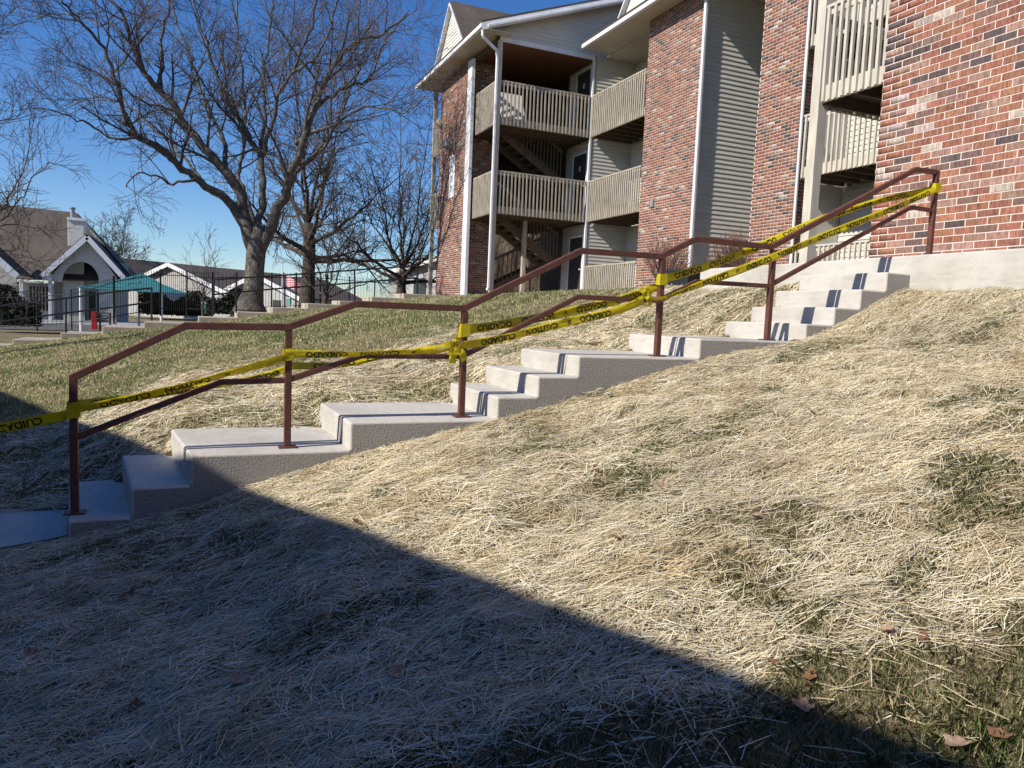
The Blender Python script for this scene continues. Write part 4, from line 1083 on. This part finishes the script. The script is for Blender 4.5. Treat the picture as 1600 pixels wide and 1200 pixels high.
# tree whose branches reach in from beyond the left edge
tl = [at(-140, 560, 15.5), at(-140, 460, 15.5), at(-130, 330, 15.5), at(-120, 250, 15.5)]
def ll(*q, d=0.0): return [tuple(at(x, y, 15.5+d)) for x, y in q]
LL = [(ll((-125, 330), (-60, 300), (-10, 330), (20, 300), (45, 230), (48, 160)), .09, .012), (ll((-130, 380), (-60, 360), (0, 345), (40, 300), (70, 260), (98, 255), d=-.6), .08, .010),
      (ll((-135, 420), (-70, 400), (-10, 395), (30, 390), (60, 410), (85, 440), d=.4), .07, .010), (ll((-125, 300), (-70, 230), (-20, 200), (20, 180), (50, 165), d=-.3), .08, .010),
      (ll((-130, 350), (-70, 340), (-20, 355), (30, 350), (60, 360), (82, 372), d=1.0), .06, .010), (ll((-120, 260), (-80, 150), (-30, 90), (0, 45), (25, 10), d=.2), .07, .010),
      (ll((-135, 440), (-80, 440), (-20, 440), (20, 460), (45, 480), d=.9), .05, .010)]
PL = dict(PBIG, den=[0, 6.0, 7.5, 0, 0], len=[0, .9, .5, .3, .3], rmin=.004, rmax=[1, .022, .010, .006, .005], seg=[1, .25, .15, .1, .1])
tree('dark reddish bare tree reaching its branches in over the clubhouse roof', tuple(tl[0]), [tuple(q) for q in tl], [.24, .2, .17, .13], LL, PL, 3, 71, 'bark_dark', 'bark_dark', 'twig', lr=.42)

# clipped bare shrubs by the wall
def shrub(label, x, y, u, rw, h, seed):
    q = pu(x, y, u); r = random.Random(seed); z0 = float(terrain(q[0], q[1])); t = thing('bare_shrub', label, 'shrub', (q[0], q[1], z0), 'clipped bare shrubs by the wall')
    stm, tw = MB(), MB(); c = Vector((q[0], q[1], z0))
    for i in range(34):
        a = r.uniform(0, 6.283); e = r.uniform(.15, 1)**.6; d = Vector((math.cos(a)*e*rw, math.sin(a)*e*rw, h*math.sqrt(max(.08, 1-.8*e*e))*r.uniform(.85, 1)))
        p1 = c+d*.45+Vector((r.gauss(0, .03), r.gauss(0, .03), .03)); p2 = c+d
        stm.tube([c+Vector((r.gauss(0, .05), r.gauss(0, .05), -.03)), p1, p2], [.012, .008, .004], 4, False)
        for k in range(26):
            f = r.uniform(.35, 1); b = c.lerp(p1, f/.5) if f < .5 else p1.lerp(p2, (f-.5)/.5)
            dd = (d.normalized()+Vector((r.gauss(0, .7), r.gauss(0, .7), r.gauss(.2, .5)))).normalized(); L = r.uniform(.10, .26)*(h/.9)
            e2 = b+dd*L; rel = e2-c
            if (rel.x**2+rel.y**2)/rw**2+(rel.z/h)**2 > 1.15: continue
            tw.tube([b, b+dd*L*.5+Vector((r.gauss(0, .01), r.gauss(0, .01), .01)), e2], [.0045, .0035, .0025], 3, False)
    stuff(stm.build('stems', 'twig', t)); stuff(tw.build('twigs', 'twig_red', t))
shrub('larger reddish bare shrub against the narrow brick wall section', 1042, 441, 9.6, .72, 1.45, 4)
shrub('smaller reddish bare shrub in front of the siding recess', 1144, 426, 9.4, .58, 1.25, 9)
# dark evergreen hedges near the clubhouse
def hedge(label, x, y, D, w, h, dep, seed):
    f = Frame(x, y, D, 0); r = np.random.default_rng(seed); n = 5200
    a = (r.random(n)-.5)*w; d = r.random(n)*dep; zz = r.random(n)*h*(.75+.25*np.sin(a*2.1+seed)+.0)
    c = np.array(f.o)[None]+np.outer(a, f.a)+np.outer(d, f.d)+np.outer(zz, f.z)
    q = r.normal(size=(n, 3)); q /= np.linalg.norm(q, axis=1)[:, None]; s = np.cross(q, r.normal(size=(n, 3))); s /= np.linalg.norm(s, axis=1)[:, None]
    sz = (.06+.10*r.random(n))[:, None]
    V = np.stack([c-q*sz, c+s*sz*.6, c+q*sz, c-s*sz*.6], 1).reshape(-1, 3)
    o = obj('hedge', npmesh('hedge', V, np.arange(4*n).reshape(-1, 4)), 'hedge'); tag(o, label, 'hedge')
hedge('dark evergreen hedge at the corner of the clubhouse', 8, 508, 45, 2.7, 2.5, 1.5, 3)
hedge('dark low hedge under the far edge of the teal canopy', 268, 492, 50, 4.6, 1.7, 1.2, 5)
hedge('dark low hedge behind the fence left of the big trunk', 360, 490, 45, 3.2, 1.5, 1.2, 7)

# ---------------------------------------------------------------- lawn: straw mulch, grass, fallen leaves
def in_view(u, v, z, mx=.12):
    P = np.stack([u, v, z], -1); w = P@FW; x = (P@RT)/np.maximum(w, .05)*F_PX/800; y = (P@UPV)/np.maximum(w, .05)*F_PX/600
    return (w > .3) & (np.abs(x) < 1+mx) & (np.abs(y) < 1+mx)
def off_hard(u, v):
    return ~(((v > VN-.01) & (v < VF-.09) & (u < 6.4)) | ((u > 6.25) & (v < 8.25)) | ((v > 22.2) & (v < 23.65) & (u > -5.2)) | (u > 11.5) | ((u > 8.0) & (v > 21.0) & (v < 28)))
pC1, pC2 = hit(1130, 1055), hit(1600, 930)                 # edge of the straw towards the near right corner
cdir = (pC2-pC1)[:2]; cn_ = np.array([cdir[1], -cdir[0]]); cn_ /= np.linalg.norm(cn_)
def straw_cover(u, v):
    corner = ((u-pC1[0])*cn_[0]+(v-pC1[1])*cn_[1])        # >0 on the grass side
    corner = corner+(fbm(u*2.3, v*2.3, 21)-.5)*.5
    near = np.maximum(1-smooth(corner, -.08, .16), .07)
    near = np.where(v < VN, near, 1.0)
    fade = 1-smooth(v+(fbm(u*.8, v*.8, 31)-.5)*3.2+np.clip(-u, 0, 4)*.5, 7.0, 11.0)
    c = np.where(v > VF, fade, near)
    patch = .6*fbm(u*1.5, v*2.2, 41)+.4*fbm(u*5, v*6, 43)                          # thin places where grass grows through
    return c*(1-.80*smooth(patch, .505, .60))
def sample(u0, u1, v0, v1, dens):
    n = int((u1-u0)*(v1-v0)*dens); return rng.uniform(u0, u1, n), rng.uniform(v0, v1, n)
def straw(u0, u1, v0, v1, dens, L0, L1, w0, w1):
    u, v = sample(u0, u1, v0, v1, dens); z = terrain(u, v)
    k = in_view(u, v, z) & off_hard(u, v) & (rng.random(len(u)) < straw_cover(u, v)); u, v, z = u[k], v[k], z[k]; n = len(u)
    az = np.where(rng.random(n) < .6, rng.normal(-.3+1.2*(fbm(u*.9, v*.9, 71)-.5), .5, n), rng.uniform(0, math.pi, n)); tl = rng.normal(.0, .10, n)+(rng.random(n) < .02)*rng.uniform(.3, .9, n)
    L = rng.uniform(L0, L1, n)*(.5+rng.random(n)); w = rng.uniform(w0, w1, n); hgt = rng.random(n)**1.6*.022+.004+.05*np.clip(fbm(u*5.5, v*5.5, 81)-.48, 0, .3)*(rng.random(n)**.5)
    d = np.stack([np.cos(az)*np.cos(tl), np.sin(az)*np.cos(tl), np.sin(tl)], -1)
    e = .06; gx = (terrain(u+e, v)-terrain(u-e, v))/(2*e); gy = (terrain(u, v+e)-terrain(u, v-e))/(2*e)
    d[:, 2] += np.clip(gx, -.8, .8)*d[:, 0]+np.clip(gy, -.8, .8)*d[:, 1]; d /= np.linalg.norm(d, axis=1)[:, None]
    c = np.stack([u, v, z+hgt], -1)
    rl = rng.uniform(0, 6.28, n); sd = np.cross(d, np.stack([np.cos(rl)*.6, np.sin(rl)*.6, np.ones(n)], -1)); sd /= np.linalg.norm(sd, axis=1)[:, None]
    bend = np.stack([rng.normal(0, .05, n), rng.normal(0, .05, n), rng.normal(.02, .05, n)], -1)*L[:, None]
    a, m, b = c-d*L[:, None]/2, c+bend*.6, c+d*L[:, None]/2; s = sd*w[:, None]/2
    V = np.stack([a-s, a+s, m+s, m-s, b+s*.6, b-s*.6], 1).reshape(-1, 3)
    i = np.arange(n)[:, None]*6; F = np.concatenate([i+np.array([[0, 1, 2, 3]]), i+np.array([[3, 2, 4, 5]])], 0)
    base = np.array([[.66, .57, .38], [.74, .67, .50], [.57, .47, .29], [.38, .30, .19], [.78, .74, .63]])
    col = base[rng.choice(5, n, p=[.34, .26, .2, .1, .1])]*((.80+.40*rng.random(n))*(.78+.50*fbm(u*1.7, v*1.7, 91)))[:, None]
    damp = smooth(fbm(u*2.6, v*3.4, 95), .60, .70); col = col*(1-damp[:, None]*np.array([[.16, .20, .26]]))
    return V, F, np.repeat(col, 6, 0)
def merge(parts):
    V = []; F = []; Cc = []; o = 0
    for v, f, c in parts: V.append(v); F.append(f+o); Cc.append(c); o += len(v)
    return np.concatenate(V), np.concatenate(F), np.concatenate(Cc)
sv = merge([straw(-1.2, 6.3, .7, 3.2, 14000, .05, .12, .0014, .0031), straw(-3, 6.3, 3.2, VN, 11500, .05, .12, .0020, .0036), straw(-4, 8, VF, 11.5, 3000, .08, .16, .004, .007), straw(-1.6, 6.3, VF-.09, VF+.16, 6500, .05, .11, .003, .005)])
o = obj('straw_mulch', npmesh('straw_mulch', *sv), 'straw'); stuff(o); tag(o, 'pale straw mulch scattered over the slope on both sides of the stairs', 'straw')
def grass(u0, u1, v0, v1, dens, h0, h1, w, far=False):
    u, v = sample(u0, u1, v0, v1, dens); z = terrain(u, v)
    cov = straw_cover(u, v); gp = fbm(u*1.3, v*1.9, 51)
    pr = np.where(cov > .5, .13+.55*smooth(.6*fbm(u*1.5, v*2.2, 41)+.4*fbm(u*5, v*6, 43), .485, .58), .95)
    soil = (np.abs(v-4.93) < .10+.1*gp) & (u < 6.3)          # bare strip beside the new concrete
    pr = np.where(soil, .12, pr)
    k = in_view(u, v, z) & off_hard(u, v) & (rng.random(len(u)) < pr); u, v, z, gp, cov = u[k], v[k], z[k], gp[k], cov[k]; n = len(u)
    az = rng.uniform(0, 2*math.pi, n); ln = np.abs(rng.normal(.45, .50, n)); h = rng.uniform(h0, h1, n)*(.6+.8*gp)
    d = np.stack([np.cos(az)*np.sin(ln), np.sin(az)*np.sin(ln), np.cos(ln)], -1)
    s = np.stack([-np.sin(az), np.cos(az), 0*az], -1)*(rng.uniform(.6, 1.3, n)*w/2)[:, None]
    rl = rng.uniform(0, math.pi, n); s2 = np.stack([np.cos(rl), np.sin(rl), 0*rl], -1)*(w/2); s = np.where((rng.random(n) < .5)[:, None], s, s2)
    a = np.stack([u, v, z-.006], -1); m = a+d*(h*.55)[:, None]; b = a+d*h[:, None]+np.stack([np.cos(az), np.sin(az), -.5+0*az], -1)*(h*.28*rng.random(n))[:, None]
    V = np.stack([a-s, a+s, m+s*.8, b, m-s*.8], 1).reshape(-1, 3)
    F = (np.arange(n)[:, None]*5+np.arange(5)[None])
    green = np.array([.215, .275, .090]); tan = np.array([.62, .535, .33]); dk = np.array([.125, .180, .060])
    g_ = smooth(gp+rng.normal(0, .10, n)+np.where(cov > .5, .12, 0)+np.where(v < VN, .05, 0), .40, .60)
    r3 = rng.random(n); tanp = np.where(r3 < .74-.46*g_, 1., 0.)
    col = np.where(tanp[:, None] > 0, tan, np.where((rng.random(n) < .4)[:, None], dk, green))*(.7+.6*rng.random(n))[:, None]
    return V, F, np.repeat(col, 5, 0)
gvm = merge([grass(.6, 3.4, .6, 2.3, 17000, .025, .060, .0010), grass(-1.2, 6.3, .6, 3.2, 13000, .018, .045, .0012), grass(-3, 6.3, 3.2, VN, 7500, .02, .05, .0028), grass(-6, 8.3, VF, 12, 2600, .03, .06, .008), grass(-12, 11.5, 12, 24.5, 1100, .03, .07, .014)])
o = obj('lawn_grass', npmesh('lawn_grass', *gvm), 'blade'); stuff(o); tag(o, 'short green and tan dormant grass covering the lawn', 'grass')
# fallen leaves, each one its own thing
lv = [(870, 748), (935, 745), (645, 820), (560, 825), (965, 850), (1035, 770), (1270, 652), (1385, 1000), (1205, 1050), (1265, 1070), (1250, 1120), (1495, 1180), (1560, 1165), (1440, 1010), (280, 915), (200, 940), (240, 905), (50, 1030), (500, 970), (620, 1065), (210, 1115), (440, 860), (1180, 815), (930, 700), (375, 1075)]
where = ['beside the stairs on the sunlit straw', 'on the grass at the straw edge', 'in the shaded part of the lawn']
for i, (x, y) in enumerate(lv):
    p = hit(x, y); r = random.Random(100+i); sz = r.uniform(.018, .032)
    out = []
    for k in range(16):
        a = 2*math.pi*k/16; lob = .62+.38*abs(math.cos(2.5*a+r.uniform(-.2, .2))); out.append((math.cos(a)*sz*lob*1.25, math.sin(a)*sz*lob*.9))
    b = MB(); curl = r.uniform(.3, 1.0)
    b.v.append((0, 0, 0)); b.v += [(px_, py_, curl*(px_*px_+.6*abs(py_)*sz)/sz*.55) for px_, py_ in out]
    b.f = [(0, 1+k, 1+(k+1) % 16) for k in range(16)]
    me = bpy.data.meshes.new('fallen_leaf'); me.from_pydata(b.v, [], b.f); me.update()
    ob = obj('fallen_leaf', me, 'leaf' if r.random() < .65 else 'leaf_pale'); ob.location = (p[0], p[1], p[2]+.028)
    ob.rotation_euler = (r.uniform(-.5, .5), r.uniform(-.5, .5), r.uniform(0, 6.28)); ob.modifiers.new('thick', 'SOLIDIFY').thickness = .0008
    lit = y < 700+.42*(x-240)
    g_ = 1 if (y > 985 and x > 1100) else (0 if lit else 2)
    pale = ob.data.materials[0].name == 'leaf_pale'; kd = ('pale tan' if pale else 'reddish brown')
    tag(ob, 'curled '+kd+' fallen oak leaf '+where[g_], 'leaf', kd+' leaves '+where[g_])
